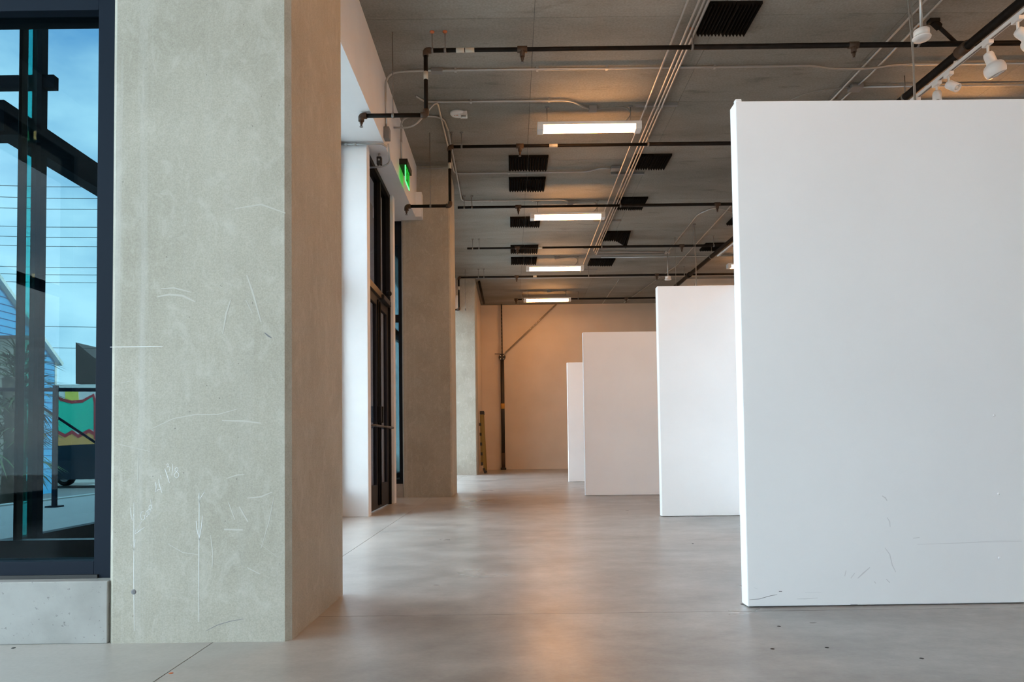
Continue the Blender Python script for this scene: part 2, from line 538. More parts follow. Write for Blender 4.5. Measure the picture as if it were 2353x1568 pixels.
Z1 = (280, 1040, 6.03)
def circ(cx, cy, rx, ry, rot=0.0, n=12, a0=0, a1=2 * math.pi):
    return [(cx + rx * math.cos(a) * math.cos(rot) - ry * math.sin(a) * math.sin(rot), cy + rx * math.cos(a) * math.sin(rot) + ry * math.sin(a) * math.cos(rot))
            for a in [a0 + (a1 - a0) * i / n for i in range(n + 1)]]
S = lambda p, w=0.0022, mt='chalk', nm='chalk_mark': stroke(p, w, mt, nm, zoom=Z1)
S([(463, 410), (475, 450), (476, 490), (465, 552), (495, 522), (540, 510)], nm='chalk_digit')     # 4
S([(513, 368), (516, 420), (530, 480), (557, 560)], nm='chalk_digit')
S([(537, 318), (546, 372)], nm='chalk_digit')                                                     # '
S([(595, 225), (625, 310), (660, 425)], 0.0026, nm='chalk_digit')                                 # 1
S([(615, 180), (632, 160), (646, 165), (640, 190), (624, 208), (650, 196), (668, 212), (655, 270)], 0.0016, nm='chalk_digit')  # 3
S([(705, 160), (703, 240), (692, 320)], 0.0016, nm='chalk_digit')                                 # /
S([(780, 225), (762, 208), (740, 225), (735, 250), (765, 275), (792, 300), (785, 335), (758, 355), (732, 335), (728, 305), (750, 275), (775, 250), (780, 225)], 0.0016, nm='chalk_digit')  # 8
S([(300, 815), (270, 830), (262, 880), (270, 930), (295, 942), (318, 915), (318, 870), (285, 880), (318, 872), (325, 935)], 0.0014, nm='chalk_letter')  # G
S(circ(350, 850, 16, 42, 0.15), 0.0014, nm='chalk_letter')
S(circ(378, 822, 16, 40, 0.15), 0.0014, nm='chalk_letter')
S(circ(393, 762, 17, 32, 0.1), 0.0014, nm='chalk_letter')
S([(400, 648), (405, 700), (415, 770), (424, 778)], 0.0014, nm='chalk_letter')
S([(118, 765), (128, 860), (143, 948), (165, 855)], 0.002)
S([(168, 690), (168, 1100), (168, 1360), (165, 1650), (168, 2100), (172, 2480)], 0.0022)
S([(130, 1275), (166, 1362), (188, 1205)], 0.0018)
S([(275, 955), (205, 1090)], 0.0014)
S([(192, 1072), (185, 1130), (230, 1100), (318, 1035)], 0.0022)
S([(1072, 560), (1072, 700), (1070, 1210), (1066, 1600), (1068, 2350)], 0.0024)
S([(1145, 545), (1098, 620), (1072, 690), (1062, 590)], 0.0018)
S([(1028, 950), (1045, 1090), (1070, 1215), (1098, 1060), (1120, 880)], 0.0026)
stroke([(253, 798), (300, 797.5), (345, 797), (374, 797)], 0.003, 'chalk', 'chalk_line')
for pts, w in [([(362, 682), (390, 677), (420, 680), (449, 694)], 0.008), ([(370, 664), (400, 662), (440, 672)], 0.006),
               ([(567, 632), (580, 670), (600, 740)], 0.008), ([(530, 690), (520, 720), (512, 768)], 0.007), ([(565, 690), (580, 720)], 0.006),
               ([(350, 985), (400, 962), (450, 953), (500, 953), (546, 940)], 0.004), ([(510, 967), (560, 968), (600, 973)], 0.007),
               ([(520, 1100), (545, 1092), (562, 1091)], 0.005), ([(568, 1145), (600, 1142), (626, 1131)], 0.006),
               ([(525, 1155), (540, 1195)], 0.007), ([(550, 1165), (570, 1200)], 0.010), ([(515, 1217), (558, 1218)], 0.012),
               ([(484, 1230), (489, 1270), (488, 1305)], 0.005), ([(568, 1305), (598, 1320)], 0.007), ([(276, 881), (305, 875)], 0.003),
               ([(386, 1250), (420, 1270), (455, 1275)], 0.004), ([(630, 1140), (618, 1200), (600, 1260)], 0.004), ([(596, 1250), (640, 1282)], 0.003),
               ([(318, 1052), (316, 1110)], 0.006), ([(275, 1112), (300, 1100)], 0.003), ([(268, 1020), (345, 1038)], 0.004), ([(540, 480), (600, 470), (656, 490)], 0.007)]:
    stroke(pts, w, 'chalk_faint', 'scuff')
stroke([(608, 765), (616, 772), (624, 777)], 0.006, 'scuff_dark', 'gouge')
stroke([(474, 1450), (500, 1437), (530, 1428), (560, 1423)], 0.0022, 'scuff_dark', 'crack')
p = onY(307, 1361, C1Y)
MB().lathe((p.x, C1Y + 0.004, p.z), (0, -1, 0), [(0.013, 0), (0.010, 0.005), (0.004, 0.0055)], 10).build('plug', 'scuff_dark', col1)

# ------------------------------------------------------------------ facade: soffit, doors, glazing, sills
SZ = 4.13                                    # underside of the soffit
struct(B(-2.4, -1.385, 3.6, C2Y, SZ, CZ).build('wall_left_soffit', 'white_paint'), 'white drywall soffit along the glazed facade')
struct(B(-1.385, -1.292, 9.93, C2Y, SZ, 4.50, bev=0.004).build('trim_1', 'white_paint'), 'small white boxed end of the soffit at the middle column')
struct(B(-2.4, -1.385, C2Y + 0.86, C3Y, SZ, CZ).build('wall_left_soffit_far', 'white_paint'), 'white soffit before the farthest column')
struct(B(-1.385, -1.292, C3Y - 0.16, C3Y, SZ, 4.50, bev=0.004).build('trim_2', 'white_paint'), 'small white boxed end of the soffit at the farthest column')
struct(B(-2.4, -1.63, C2Y, C2Y + 0.86, SZ, CZ).build('wall_left_soffit_mid', 'white_paint'))
struct(B(-5.4, -1.63, 2.95, 3.25, SZ, CZ).build('wall_left_upper', 'white_paint'))
struct(B(-2.4, -1.63, 3.25, 3.6, SZ, CZ).build('wall_left_upper_corner', 'white_paint'))
# white return walls around the doors
struct(B(-1.95, -1.572, 7.45, 7.60, 0, SZ, bev=0.003).build('wall_door_return', 'white_paint'), 'bright white return wall in front of the black doors')
struct(B(-2.4, -1.566, 9.06, 9.20, 0, SZ, bev=0.003).build('wall_door_jamb', 'white_paint'), 'narrow white jamb beyond the black doors')
struct(B(-2.42, -2.3, 9.2, C2Y + 0.05, 0, SZ).build('wall_recess', 'white_paint'))
# facade glazing (hidden behind the columns, daylight source)
struct(B(-2.02, -1.86, 3.6, 7.45, 0, 0.24).build('wall_sill_bay', 'sill_concrete'), 'concrete sill under the hidden facade window')
curtain('window_5', 'y', -2.0, 3.6, 7.45, 0.24, SZ, 3, 2.58, 'glass_clear', 'facade window hidden behind the near column')
struct(B(-2.02, -1.86, C2Y + 0.86, C3Y, 0, 0.24).build('wall_sill_bay_far', 'sill_concrete'))
curtain('window_6', 'y', -2.0, C2Y + 0.86, C3Y, 0.24, SZ, 4, 2.58, 'glass_soft', 'facade window hidden behind the middle column')
# narrow window beside the middle column
struct(B(-2.3, -1.622, C2Y + 0.02, C2Y + 0.3, 0, 0.20).build('wall_sill_mid', 'sill_concrete'), 'short concrete sill left of the middle column')
w2 = struct(B(-1.675, -1.622, C2Y + 0.04, C2Y + 0.16, 0.20, SZ).build('window_2', 'frame_dark'), 'narrow dark framed window strip left of the middle column')
B(-2.3, -1.675, C2Y + 0.04, C2Y + 0.16, 0.20, 0.27).build('sill_rail', 'frame_dark', w2)
B(-2.3, -1.675, C2Y + 0.04, C2Y + 0.16, 2.62, 2.72).build('transom', 'frame_dark', w2)
B(-2.3, -1.675, C2Y + 0.04, C2Y + 0.16, SZ - 0.35, SZ).build('head_rail', 'frame_dark', w2)
B(-2.3, -1.66, C2Y + 0.10, C2Y + 0.11, 0.26, 2.63).build('pane', 'glass_tinted', w2)
B(-2.3, -1.66, C2Y + 0.10, C2Y + 0.11, 2.71, SZ - 0.3).build('pane', 'glass_tinted', w2)

# black double doors
DX = -1.602
d1 = struct(B(DX - 0.10, DX, 7.60, 9.06, 2.60, 2.68).build('door_1', 'bronze_bar'), 'black double doors with tall dark transom glazing')
B(DX - 0.10, DX, 7.60, 7.66, 0.0, SZ).build('frame', 'door_black', d1)
B(DX - 0.10, DX, 9.00, 9.06, 0.0, SZ).build('frame', 'door_black', d1)
B(DX - 0.10, DX, 7.66, 9.00, SZ - 0.06, SZ).build('frame', 'door_black', d1)
B(DX - 0.06, DX - 0.05, 7.66, 9.00, 2.68, SZ - 0.06).build('transom_pane', 'glass_smoke', d1)
B(DX - 0.09, DX - 0.01, 8.42, 8.47, 2.68, SZ - 0.06).build('transom_mullion', 'door_black', d1)
B(DX - 0.06, DX + 0.035, 8.42, 8.90, 2.585, 2.65, bev=0.008).build('door_closer', 'door_grey', d1)
MB().lathe((DX + 0.03, 8.62, 2.70), (1, 0, 0), [(0.03, 0), (0.035, 0.02), (0.03, 0.05), (0.015, 0.06)], 12).build('sensor', 'door_black', d1)
for (a, b_, hinge) in ((7.665, 8.325, 0), (8.335, 8.995, 1)):
    lf = B(DX - 0.07, DX - 0.025, a, a + 0.11, 0.012, 2.595).build('door_leaf', 'door_grey', d1)
    B(DX - 0.07, DX - 0.025, b_ - 0.11, b_, 0.012, 2.595).build('stile', 'door_grey', lf)
    B(DX - 0.07, DX - 0.025, a + 0.11, b_ - 0.11, 0.012, 0.30).build('kick_rail', 'door_grey', lf)
    B(DX - 0.07, DX - 0.025, a + 0.11, b_ - 0.11, 2.48, 2.595).build('top_rail', 'door_grey', lf)
    B(DX - 0.052, DX - 0.044, a + 0.11, b_ - 0.11, 0.30, 2.48).build('pane', 'glass_smoke', lf)
    MB().tube(fillet([(DX - 0.03, a + 0.05, 1.0), (DX + 0.05, a + 0.07, 1.0), (DX + 0.05, b_ - 0.07, 1.0), (DX - 0.03, b_ - 0.05, 1.0)], 0.05), 0.014, 8).build('panic_bar', 'frame_brown', lf)
    B(DX - 0.03, DX + 0.02, a + 0.02 if hinge else b_ - 0.09, a + 0.09 if hinge else b_ - 0.02, 1.05, 1.25, bev=0.006).build('lock_case', 'door_black', lf)
    vy = a + 0.055 if hinge else b_ - 0.055
    MB().tube([(DX - 0.015, vy, 0.05), (DX - 0.015, vy, 2.55)], 0.011, 6).build('vertical_rod', 'door_black', lf)

# ------------------------------------------------------------------ near window on the left edge of the photo
WY = 2.812
struct(B(-5.2, -1.622, 2.745, 3.0, 0, 0.247, bev=0.004).build('wall_sill_near', 'sill_concrete'), 'low concrete sill wall under the near window')
px0, px1 = onY(221, 700, WY).x, onY(256, 700, WY).x
w1 = struct(B(px0, -1.605, WY, WY + 0.13, 0.247, SZ, bev=0.002).build('window_1', 'frame_dark'), 'tall dark framed window with cyan tinted glass at the left edge')
zt = onY(120, 24, WY).z
z_b0, z_b1 = 0.254, onY(120, 1291, WY).z
B(-5.2, px0, WY, WY + 0.10, z_b0, z_b1, bev=0.002).build('sill_rail', 'frame_dark', w1)
B(-5.2, px0 + 0.02, WY - 0.01, WY + 0.02, 0.247, z_b0 + 0.008).build('gasket', 'sign_black', w1)
B(-5.2, px0, WY + 0.10, WY + 0.26, z_b0, z_b1 - 0.02).build('outer_sill', 'sill_metal', w1)
B(-5.2, px0, WY + 0.26, WY + 0.32, z_b0, onY(120, 1242, WY + 0.26).z).build('outer_rail', 'frame_brown', w1)
B(-5.2, px0, WY, WY + 0.13, zt, zt + 0.17, bev=0.002).build('transom', 'frame_dark', w1)
B(-5.2, px0, WY, WY + 0.13, SZ - 0.06, SZ).build('head_rail', 'frame_dark', w1)
B(-5.2, px0 + 0.01, WY + 0.045, WY + 0.055, z_b1 - 0.01, zt + 0.01).build('pane', 'glass_tinted', w1)
B(-5.2, px0 + 0.01, WY + 0.045, WY + 0.055, zt + 0.16, SZ - 0.05).build('pane', 'glass_tinted', w1)
ax0, ax1 = onY(40, 700, WY + 0.28).x, onY(48, 700, WY + 0.28).x
B(ax0, ax1, WY + 0.27, WY + 0.31, onY(120, 1242, WY + 0.26).z, SZ - 0.06, bev=0.002).build('slim_mullion', 'frame_brown', w1)
B(-5.2, px0, WY + 0.27, WY + 0.31, SZ - 0.06, SZ).build('outer_head', 'frame_brown', w1)
struct(B(-5.2, -1.63, WY + 0.1, WY + 0.34, SZ, SZ + 0.05).build('trim_3', 'frame_dark'))
# glass fin whose green edge shows beside the slim mullion
gx0, gx1 = onY(62, 700, 3.5).x, onY(79, 700, 3.5).x
struct(B(gx0, gx1, 3.48, 3.5, 0.24, 4.1).build('window_7', 'glass_teal'), 'green edged glass fin outside the near window')

# ------------------------------------------------------------------ gallery partitions
def partition(x0, x1, Y, th, h, label, rot=0.0):
    t = thing('gallery_partition', (x0, Y, 0), label, 'partition', 'freestanding white gallery partitions')
    B(x0, x1, Y, Y + th, 0.004, h, bev=0.004).build('panel', 'partition_paint', t)
    t.rotation_euler.z = rot
    return t
P1Y = 3.197
p1 = partition(1.083, 3.55, P1Y, 0.082, 2.392, 'huge white partition filling the right foreground, scuffed near its foot', math.radians(0.5))
# softened, slightly torn front top corner
B(1.083, 1.115, P1Y + 0.002, P1Y + 0.03, 2.39, 2.405, bev=0.006).build('corner_cap', 'partition_paint', p1)
p2 = partition(1.535, 2.44, 7.08, 0.10, 2.40, 'second white partition, its left edge just beside the huge one')
B(2.335, 2.44, 5.7, 7.08, 0.004, 2.40, bev=0.004).build('wing', 'partition_paint', p2)
p3 = partition(1.055, 3.5, 9.975, 0.10, 2.395, 'third white partition, showing left of the second')
p4 = partition(1.108, 3.5, 13.56, 0.10, 2.375, 'farthest and narrowest looking white partition before the orange wall')
def p1mark(pts, w, mt='scuff_grey', nm='scuff_mark'):
    return stroke(pts, w, mt, nm, p1, P1Y + 0.0004)
for pts, w, mt in [([(2110, 1252), (2180, 1250), (2260, 1247), (2352, 1245)], 0.0022, 'scuff_grey'), ([(2250, 1246), (2352, 1242)], 0.0016, 'scuff_grey'),
                   ([(2035, 1260), (2046, 1275), (2052, 1300), (2060, 1316)], 0.004, 'scuff_grey'), ([(2000, 1305), (1985, 1318), (1972, 1330)], 0.006, 'scuff_grey'),
                   ([(1945, 1312), (1942, 1325)], 0.005, 'scuff_grey'), ([(1965, 1318), (1956, 1330)], 0.005, 'scuff_grey'), ([(2038, 1332), (2046, 1340)], 0.006, 'scuff_grey'),
                   ([(2040, 1190), (2046, 1200), (2047, 1212)], 0.004, 'scuff_grey'), ([(2100, 1238), (2115, 1236)], 0.005, 'scuff_grey'),
                   ([(2028, 1140), (2036, 1145), (2040, 1152)], 0.006, 'scuff_grey'),
                   ([(1722, 1379), (1745, 1377), (1770, 1370), (1786, 1367)], 0.0022, 'scuff_dark'), ([(1790, 1360), (1797, 1360)], 0.006, 'scuff_dark'),
                   ([(1733, 1351), (1741, 1354)], 0.002, 'scuff_grey'), ([(1832, 1377), (1850, 1377), (1880, 1375)], 0.003, 'scuff_grey'),
                   ([(1850, 1362), (1888, 1362)], 0.0015, 'scuff_grey'), ([(2010, 1337), (2014, 1342)], 0.005, 'scuff_grey'), ([(1955, 1390), (1972, 1391)], 0.004, 'scuff_dark')]:
    p1mark(pts, w, mt)
for (x, y) in [(2288, 955), (2298, 1136), (2300, 1283)]:
    p = onY(x, y, P1Y)
    MB().lathe((p.x, P1Y + 0.001, p.z), (0, -1, 0), [(0.006, 0), (0.006, 0.0015), (0.003, 0.003)], 10).build('screw_head', 'partition_paint', p1)
p = onY(1895, 1263, P1Y)
MB().lathe((p.x, P1Y + 0.0014, p.z), (0, -1, 0), [(0.03, 0), (0.03, 0.0003), (0.02, 0.0006), (0.002, 0.0007)], 20).build('smudge', 'smudge_grey' if 'smudge_grey' in M else mat('smudge_grey', (0.70, 0.70, 0.71), 0.7)[0].name, p1)

# ------------------------------------------------------------------ pendant lamps
def make_lamp(cx, Y, label):
    zc = 4.69
    t = thing('linear_pendant_lamp', (cx, Y, zc - 0.07), label, 'lamp', 'warm linear pendant lamps')
    L, w = 0.645, 0.075
    B(cx - L, cx + L, Y - w, Y + w, zc + 0.012, zc + 0.05, bev=0.004).build('housing', 'white_metal', t)
    for s in (-1, 1):
        B(cx + s * (L - 0.075), cx + s * L, Y - w, Y + w, zc - 0.05, zc + 0.012, bev=0.004).build('end_cap', 'white_metal', t)
    MB().prism([(cx - L + 0.075, Y - w * 0.96, zc + 0.012), (cx - L + 0.075, Y - w * 0.94, zc - 0.025), (cx - L + 0.075, Y - w * 0.6, zc - 0.046),
                (cx - L + 0.075, Y + w * 0.6, zc - 0.046), (cx - L + 0.075, Y + w * 0.94, zc - 0.025), (cx - L + 0.075, Y + w * 0.96, zc + 0.012)],
               (2 * L - 0.15, 0, 0)).build('diffuser', 'lamp_glow', t)
    for s in (-0.52, 0.52):
        r = MB().tube([(cx + s, Y, zc + 0.05), (cx + s, Y, CZ)], 0.004, 6).build('hanging_rod', 'hanger_steel', t)
        MB().lathe((cx + s, Y, CZ), (0, 0, -1), [(0.03, 0), (0.03, 0.006), (0.01, 0.012)], 10).build('ceiling_plate', 'hanger_steel', r)
    jb = B(cx + 0.0, cx + 0.10, Y - 0.05, Y + 0.05, CZ - 0.05, CZ, bev=0.004).build('junction_box', 'grey_box', t)
    MB().tube(fillet([(cx + 0.10, Y, CZ - 0.03), (cx + 0.25, Y, CZ - 0.012), (cx + 0.47, Y - 0.01, CZ - 0.015), (cx + 0.53, Y - 0.02, CZ - 0.1), (cx + 0.47, Y - 0.02, CZ - 0.18), (cx + 0.42, Y, zc + 0.05)], 0.08), 0.006, 6).build('supply_cord', 'cable_grey', t)
    return t
lamps_l = ['nearest and largest warm linear lamp hung above the aisle', 'second warm linear lamp along the aisle',
           'third warm linear lamp along the aisle', 'farthest warm linear lamp, right before the end wall']
lamp0 = make_lamp(1.003, 8.36, lamps_l[0])
for i, Y in enumerate((11.68, 15.18, 18.55)):
    c_ = copy_tree(lamp0)
    c_.location.y = Y
    c_['label'] = lamps_l[i + 1]
right_l = ['warm linear lamp hidden behind the huge partition, first of the right row', 'warm linear lamp behind the huge partition, second of the right row',
           'warm lamp end peeking out left of the huge partition near the ceiling', 'warm linear lamp of the right row by the projecting end wall']
rx = onY(1671, 611, 15.18).x + 0.645
for i, Y in enumerate((8.36, 11.68, 15.18)):
    c_ = copy_tree(lamp0)
    c_.location.x = rx
    c_.location.y = Y
    c_['label'] = right_l[i]
# unseen lamps added in line with both rows, to warm partition and column
for Y in (1.6,):
    for X, nm in ((1.003, 'aisle'), (rx, 'right')):
        c_ = copy_tree(lamp0); c_.location.x = X; c_.location.y = Y
        c_['label'] = 'unseen warm linear lamp added to the %s row, %s the camera' % (nm, 'above' if Y > 0 else 'behind')
c_ = copy_tree(lamp0); c_.location.y = 5.0; c_['label'] = 'warm linear lamp above the aisle, overhead and out of the picture'
c_ = copy_tree(lamp0); c_.location.x = rx; c_.location.y = 5.0; c_['label'] = 'warm linear lamp of the right row, overhead and out of the picture'

# ------------------------------------------------------------------ sprinkler branch pipes
PZ = CZ - 0.195
def head(pos, parent, name='sprinkler_head', down=(0, 0, -1), rot=0):
    p = Vector(pos)
    h = MB().lathe(p, down, [(0.016, 0), (0.016, 0.03), (0.011, 0.035), (0.011, 0.05)], 10).build(name, 'rust_fitting', parent)
    MB().lathe(p + Vector(down) * 0.06, down, [(0.018, 0), (0.018, 0.004)], 10).build('deflector', 'hanger_steel', h)
    return h
def branch(Y, x0, x1, label, drop=None, tees=(0.15, 3.5), hang=(-0.76, -0.63, 1.87, 4.15), tags=()):
    t = thing('sprinkler_pipe', (0, Y, PZ), label, 'pipe', 'black sprinkler branch pipes across the ceiling')
    r0 = 0.021
    sl = lambda x: PZ
    MB().tube([(x0, Y, PZ), (1.85, Y, PZ)], r0, 10).build('run', 'black_pipe', t)
    MB().tube([(1.85, Y, PZ), (x1, Y, PZ)], r0 * 1.22, 10).build('run', 'black_pipe', t)
    def elbow(p, d0, d1, nm='elbow'):
        p = Vector(p)
        MB().tube(fillet([p + Vector(d0) * 0.055, p, p + Vector(d1) * 0.055], 0.045), 0.03, 10).build(nm, 'rust_fitting', t)
    if drop:
        zl, xe = drop
        elbow((x0, Y, PZ), (1, 0, 0), (0, 0, -1))
        dr = MB().tube([(x0, Y, PZ), (x0, Y, zl)], r0, 10).build('drop', 'black_pipe', t)
        MB().tube([(x0, Y, PZ - 0.30), (x0, Y, PZ - 0.22)], r0 + 0.002, 10).build('pipe_tag', 'pipe_tag', dr)
        elbow((x0, Y, zl), (0, 0, 1), (-1, 0, 0))
        MB().tube([(x0, Y, zl), (xe, Y, zl)], r0, 10).build('arm', 'black_pipe', t)
        elbow((xe, Y, zl), (1, 0, 0), (0, 0, -1))
        head((xe, Y, zl - 0.05), t)
        hx = xe + 0.3 if xe < -1.5 else xe + 0.32
        top = SZ if hx < -1.385 else CZ
        hg = MB().tube([(hx, Y, zl + 0.02), (hx, Y, CZ if top == CZ else SZ)], 0.0045, 6).build('hanger', 'hanger_steel', t)
        MB().tube([(hx - 0.012, Y, zl), (hx + 0.012, Y, zl)], r0 + 0.005, 10).build('ring', 'hanger_steel', hg)
    for x in tees:
        if x0 - 0.01 <= x <= x1:
            te = MB().tube([(x - 0.05, Y, PZ), (x + 0.05, Y, PZ)], 0.033, 10).build('tee', 'rust_fitting', t)
            MB().tube([(x, Y, PZ), (x, Y, PZ - 0.075)], 0.026, 10).build('outlet', 'rust_fitting', te)
            head((x, Y, PZ - 0.075), te)
    for x in hang:
        if x0 < x < x1:
            hg = MB().tube([(x, Y, PZ), (x, Y, CZ)], 0.005, 6).build('hanger', 'hanger_steel', t)
            rr = r0 * (1.22 if x > 1.85 else 1)
            MB().tube([(x - 0.012, Y, PZ), (x + 0.012, Y, PZ)], rr + 0.005, 10).build('ring', 'hanger_steel', hg)
            MB().lathe((x, Y, CZ), (0, 0, -1), [(0.025, 0), (0.022, 0.008), (0.008, 0.02)], 8).build('anchor', 'orange_anchor' if Y < 8 else 'hanger_steel', hg)
    for a, b_ in tags:
        MB().tube([(a, Y, PZ), (b_, Y, PZ)], r0 + 0.002, 10).build('pipe_tag', 'pipe_tag', t)
    return t
def yfor(x, y): return onZ(x, y, PZ).y
Y1 = yfor(1400, 111)
x1e = onY(978, 118, Y1).x
zlo, xend = onY(900, 259, Y1).z, onY(830, 261, Y1).x
zlo = min(zlo, SZ - 0.035)
branch(Y1, x1e, 8.8, 'black sprinkler pipe nearest the camera, with tall drop at its left end', (zlo, xend), tags=[(onY(1048, 117, Y1).x, onY(1067, 117, Y1).x), (onY(1069, 117, Y1).x, onY(1090, 117, Y1).x), (4.0 - 0.22, 4.0 - 0.1)])
Y2 = yfor(1400, 333)
branch(Y2, onY(1033, 338, Y2).x, 8.8, 'second black sprinkler pipe, dropping in front of the middle column',
       (onY(980, 474, Y2).z, onY(934, 475, Y2).x), tees=(0.15, 3.5), tags=[(onY(1262, 333, Y2).x, onY(1281, 333, Y2).x)])
Y3 = yfor(1350, 473.5)
branch(Y3, -0.87, 8.8, 'third black sprinkler pipe, passing just above the second lamp')
Y4 = yfor(1350, 568)
branch(Y4, -0.87, 8.8, 'fourth black sprinkler pipe, crossing two dark foam panels', tags=[(onY(1237, 569, Y4).x, onY(1246, 569, Y4).x)])
Y5 = yfor(1350, 634)
branch(Y5, onY(1054, 639, Y5).x, 8.8, 'fifth black sprinkler pipe, dropping beside the farthest column', (onY(1054, 712, Y5).z, -1.4), tags=[(onY(1225, 636, Y5).x, onY(1233, 636, Y5).x)])
Y6 = min(yfor(1400, 686), 20.0)
branch(Y6, onY(1186, 688, Y6).x, 4.4, 'farthest black sprinkler pipe behind the last lamp', tees=(onY(1186, 688, Y6).x, onY(1439, 685, Y6).x), hang=(onY(1200, 688, Y6).x, 1.87))

# big black main running away from the camera
MZ = 4.70
a = onZ(2240, 92, MZ); b_ = onZ(1625, 598, MZ)
d = (b_ - a)
def main_at(Y): return a + d * ((Y - a.y) / d.y)
mp = thing('sprinkler_main', main_at(10), 'thick black sprinkler main running away at the upper right', 'pipe')
MB().tube([main_at(1.0), main_at(17.4)], 0.044, 16).build('run', 'black_pipe', mp)
for Y in (Y1, 9.0, 12.6, 16.0):
    MB().tube([main_at(Y - 0.07), main_at(Y + 0.07)], 0.06, 16).build('coupling', 'rust_fitting' if Y == Y1 else 'black_pipe', mp)
for Y in (7.72, 11.0, 14.4):
    q = main_at(Y)
    hg = MB().tube([(q.x, q.y, q.z + 0.05), (q.x, q.y, CZ)], 0.005, 6).build('hanger', 'hanger_steel', mp)
    MB().tube([main_at(Y - 0.012), main_at(Y + 0.012)], 0.05, 16).build('ring', 'hanger_steel', hg)
# seismic brace
q1 = main_at(Y1 + 0.05) + Vector((0, 0, 0.06)); q0 = C(2147, 52, 0.03)
bt = thing('seismic_brace', q0, 'short black diagonal brace from the ceiling to the thick main', 'brace')
MB().tube([q0 + (q1 - q0) * 0.12, q1], 0.019, 10).build('rod', 'black_pipe', bt)
MB().beam(q0 - (q1 - q0).normalized() * 0.02, q0 + (q1 - q0) * 0.2, 0.05, 0.05).build('bracket', 'black_pipe', bt)
B(q0.x - 0.06, q0.x + 0.04, q0.y - 0.035, q0.y + 0.035, CZ - 0.035, CZ, bev=0.004).build('foot_plate', 'black_pipe', bt)

# ------------------------------------------------------------------ track with spotlights
TZ = 4.60
ta, tb = onZ(2263, 97, TZ), onZ(2160, 174, TZ)
td = tb - ta
tdir = Vector((d.x / d.y, 1, 0)).normalized()
def track_at(Y): return Vector((ta.x + (Y - ta.y) * d.x / d.y, Y, TZ))
tr = thing('track_rail', track_at(8), 'white lighting track fixed along the thick black main', 'track')
MB().beam(track_at(1.2), track_at(14.0), 0.036, 0.034).build('rail', 'white_metal', tr)
MB().beam(track_at(1.2) - Vector((0, 0, 0.0175)), track_at(14.0) - Vector((0, 0, 0.0175)), 0.016, 0.003).build('groove', 'track_groove', tr)
for Y in (2.5, 4.5, 6.9, 9.4, 12.0):
    q = track_at(Y); mq = main_at(Y)
    MB().beam(q + Vector((0, 0, 0.017)), mq + Vector((0.02, 0, 0)), 0.03, 0.004, up=(0, 1, 0)).build('clip', 'white_metal', tr)
def yrow(x, y): return onZ(x, y, TZ).y
def spot(px, py, kind, aim, label):
    Y = yrow(px, py)
    q = track_at(Y)
    t = thing('track_spotlight', q + Vector((0, 0, -0.03)), label, 'spotlight', 'white spotlights on the lighting track')
    B(q.x - 0.026, q.x + 0.026, q.y - 0.05, q.y + 0.05, q.z - 0.055, q.z - 0.018, bev=0.005).build('adapter', 'white_metal', t)
    st_ = q + Vector((0, 0, -0.055))
    en = st_ + Vector((0, 0, -0.085))
    MB().tube([st_, en], 0.012, 10).build('stem', 'white_metal', t)
    ax = Vector(aim).normalized()
    if kind == 'flood':
        base = en - ax * 0.018
        MB().lathe(base, ax, [(0.02, 0), (0.038, 0.008), (0.046, 0.03), (0.046, 0.105), (0.05, 0.112), (0.070, 0.122), (0.086, 0.142), (0.093, 0.17), (0.093, 0.20), (0.084, 0.228), (0.076, 0.236)], 24).build('shade', 'white_metal', t)
        MB().lathe(base + ax * 0.232, ax, [(0.078, 0), (0.066, 0.008), (0.03, 0.013)], 20).build('lens', 'lens_glass', t)
    else:
        base = en - ax * 0.016
        MB().lathe(base, ax, [(0.02, 0), (0.041, 0.004), (0.044, 0.02), (0.044, 0.135), (0.039, 0.135), (0.037, 0.122)], 20).build('shade', 'white_metal', t)
        MB().lathe(base + ax * 0.118, ax, [(0.037, 0), (0.034, 0.003), (0.018, 0.005)], 16).build('lens', 'lens_glass', t)
        MB().lathe(base + ax * 0.122, ax, [(0.018, 0), (0.016, 0.004), (0.01, 0.006)], 12).build('reflector', 'white_metal', t)
spot(2335, 37, 'flood', (0.8, 0.0, -0.6), 'white flood spotlight cut by the right picture edge')
spot(2266, 92, 'flood', (0.34, 0.0, -0.85), 'large white flared flood spotlight in the upper right')
spot(2181, 164, 'small', (0.28, -0.6, -0.6), 'small white cylinder spotlight with its lens facing the camera')
spot(2153, 186, 'small', (-0.2, -0.3, -0.9), 'small white cylinder spotlight pointing almost straight down')
spot(2109, 224, 'small', (0.5, 0.2, -0.9), 'white spotlight mostly hidden by the top of the huge partition')

# hanging cables and pendant detectors
def cable(X, Y, zb, label):
    t = thing('hanging_cable', (X, Y, CZ), label, 'cable', 'thin grey cables hanging from the ceiling')
    MB().tube([(X, Y, CZ), (X + 0.01, Y, zb + 0.9), (X + 0.02, Y, zb)], 0.006, 6).build('cord', 'cable_grey', t)
    MB().tube([(X - 0.03, Y, CZ), (X - 0.028, Y, CZ - 0.3), (X + 0.005, Y, zb + 0.95), (X + 0.0, Y, zb + 0.55), (X - 0.1, Y, zb + 0.25), (X - 0.16, Y, zb)], 0.005, 6).build('cord', 'cable_grey', t)
    B(X - 0.03, X + 0.02, Y - 0.02, Y + 0.02, CZ - 0.02, CZ).build('clamp', 'hanger_steel', t)
    return t
cable(onY(2096, 110, 5.75).x, 5.75, 3.05, 'pair of grey cables hanging beside the white disc pendant')
cable(onY(1597, 560, 13.0).x, 13.0, 3.3, 'pair of grey cables hanging above the second partition')
t = thing('hanging_wire', C(1551, 545), 'single thin wire hanging right of the far disc pendant', 'cable')
q = C(1551, 545)
MB().tube([q, (q.x, q.y, 3.2)], 0.004, 6).build('wire', 'cable_grey', t)
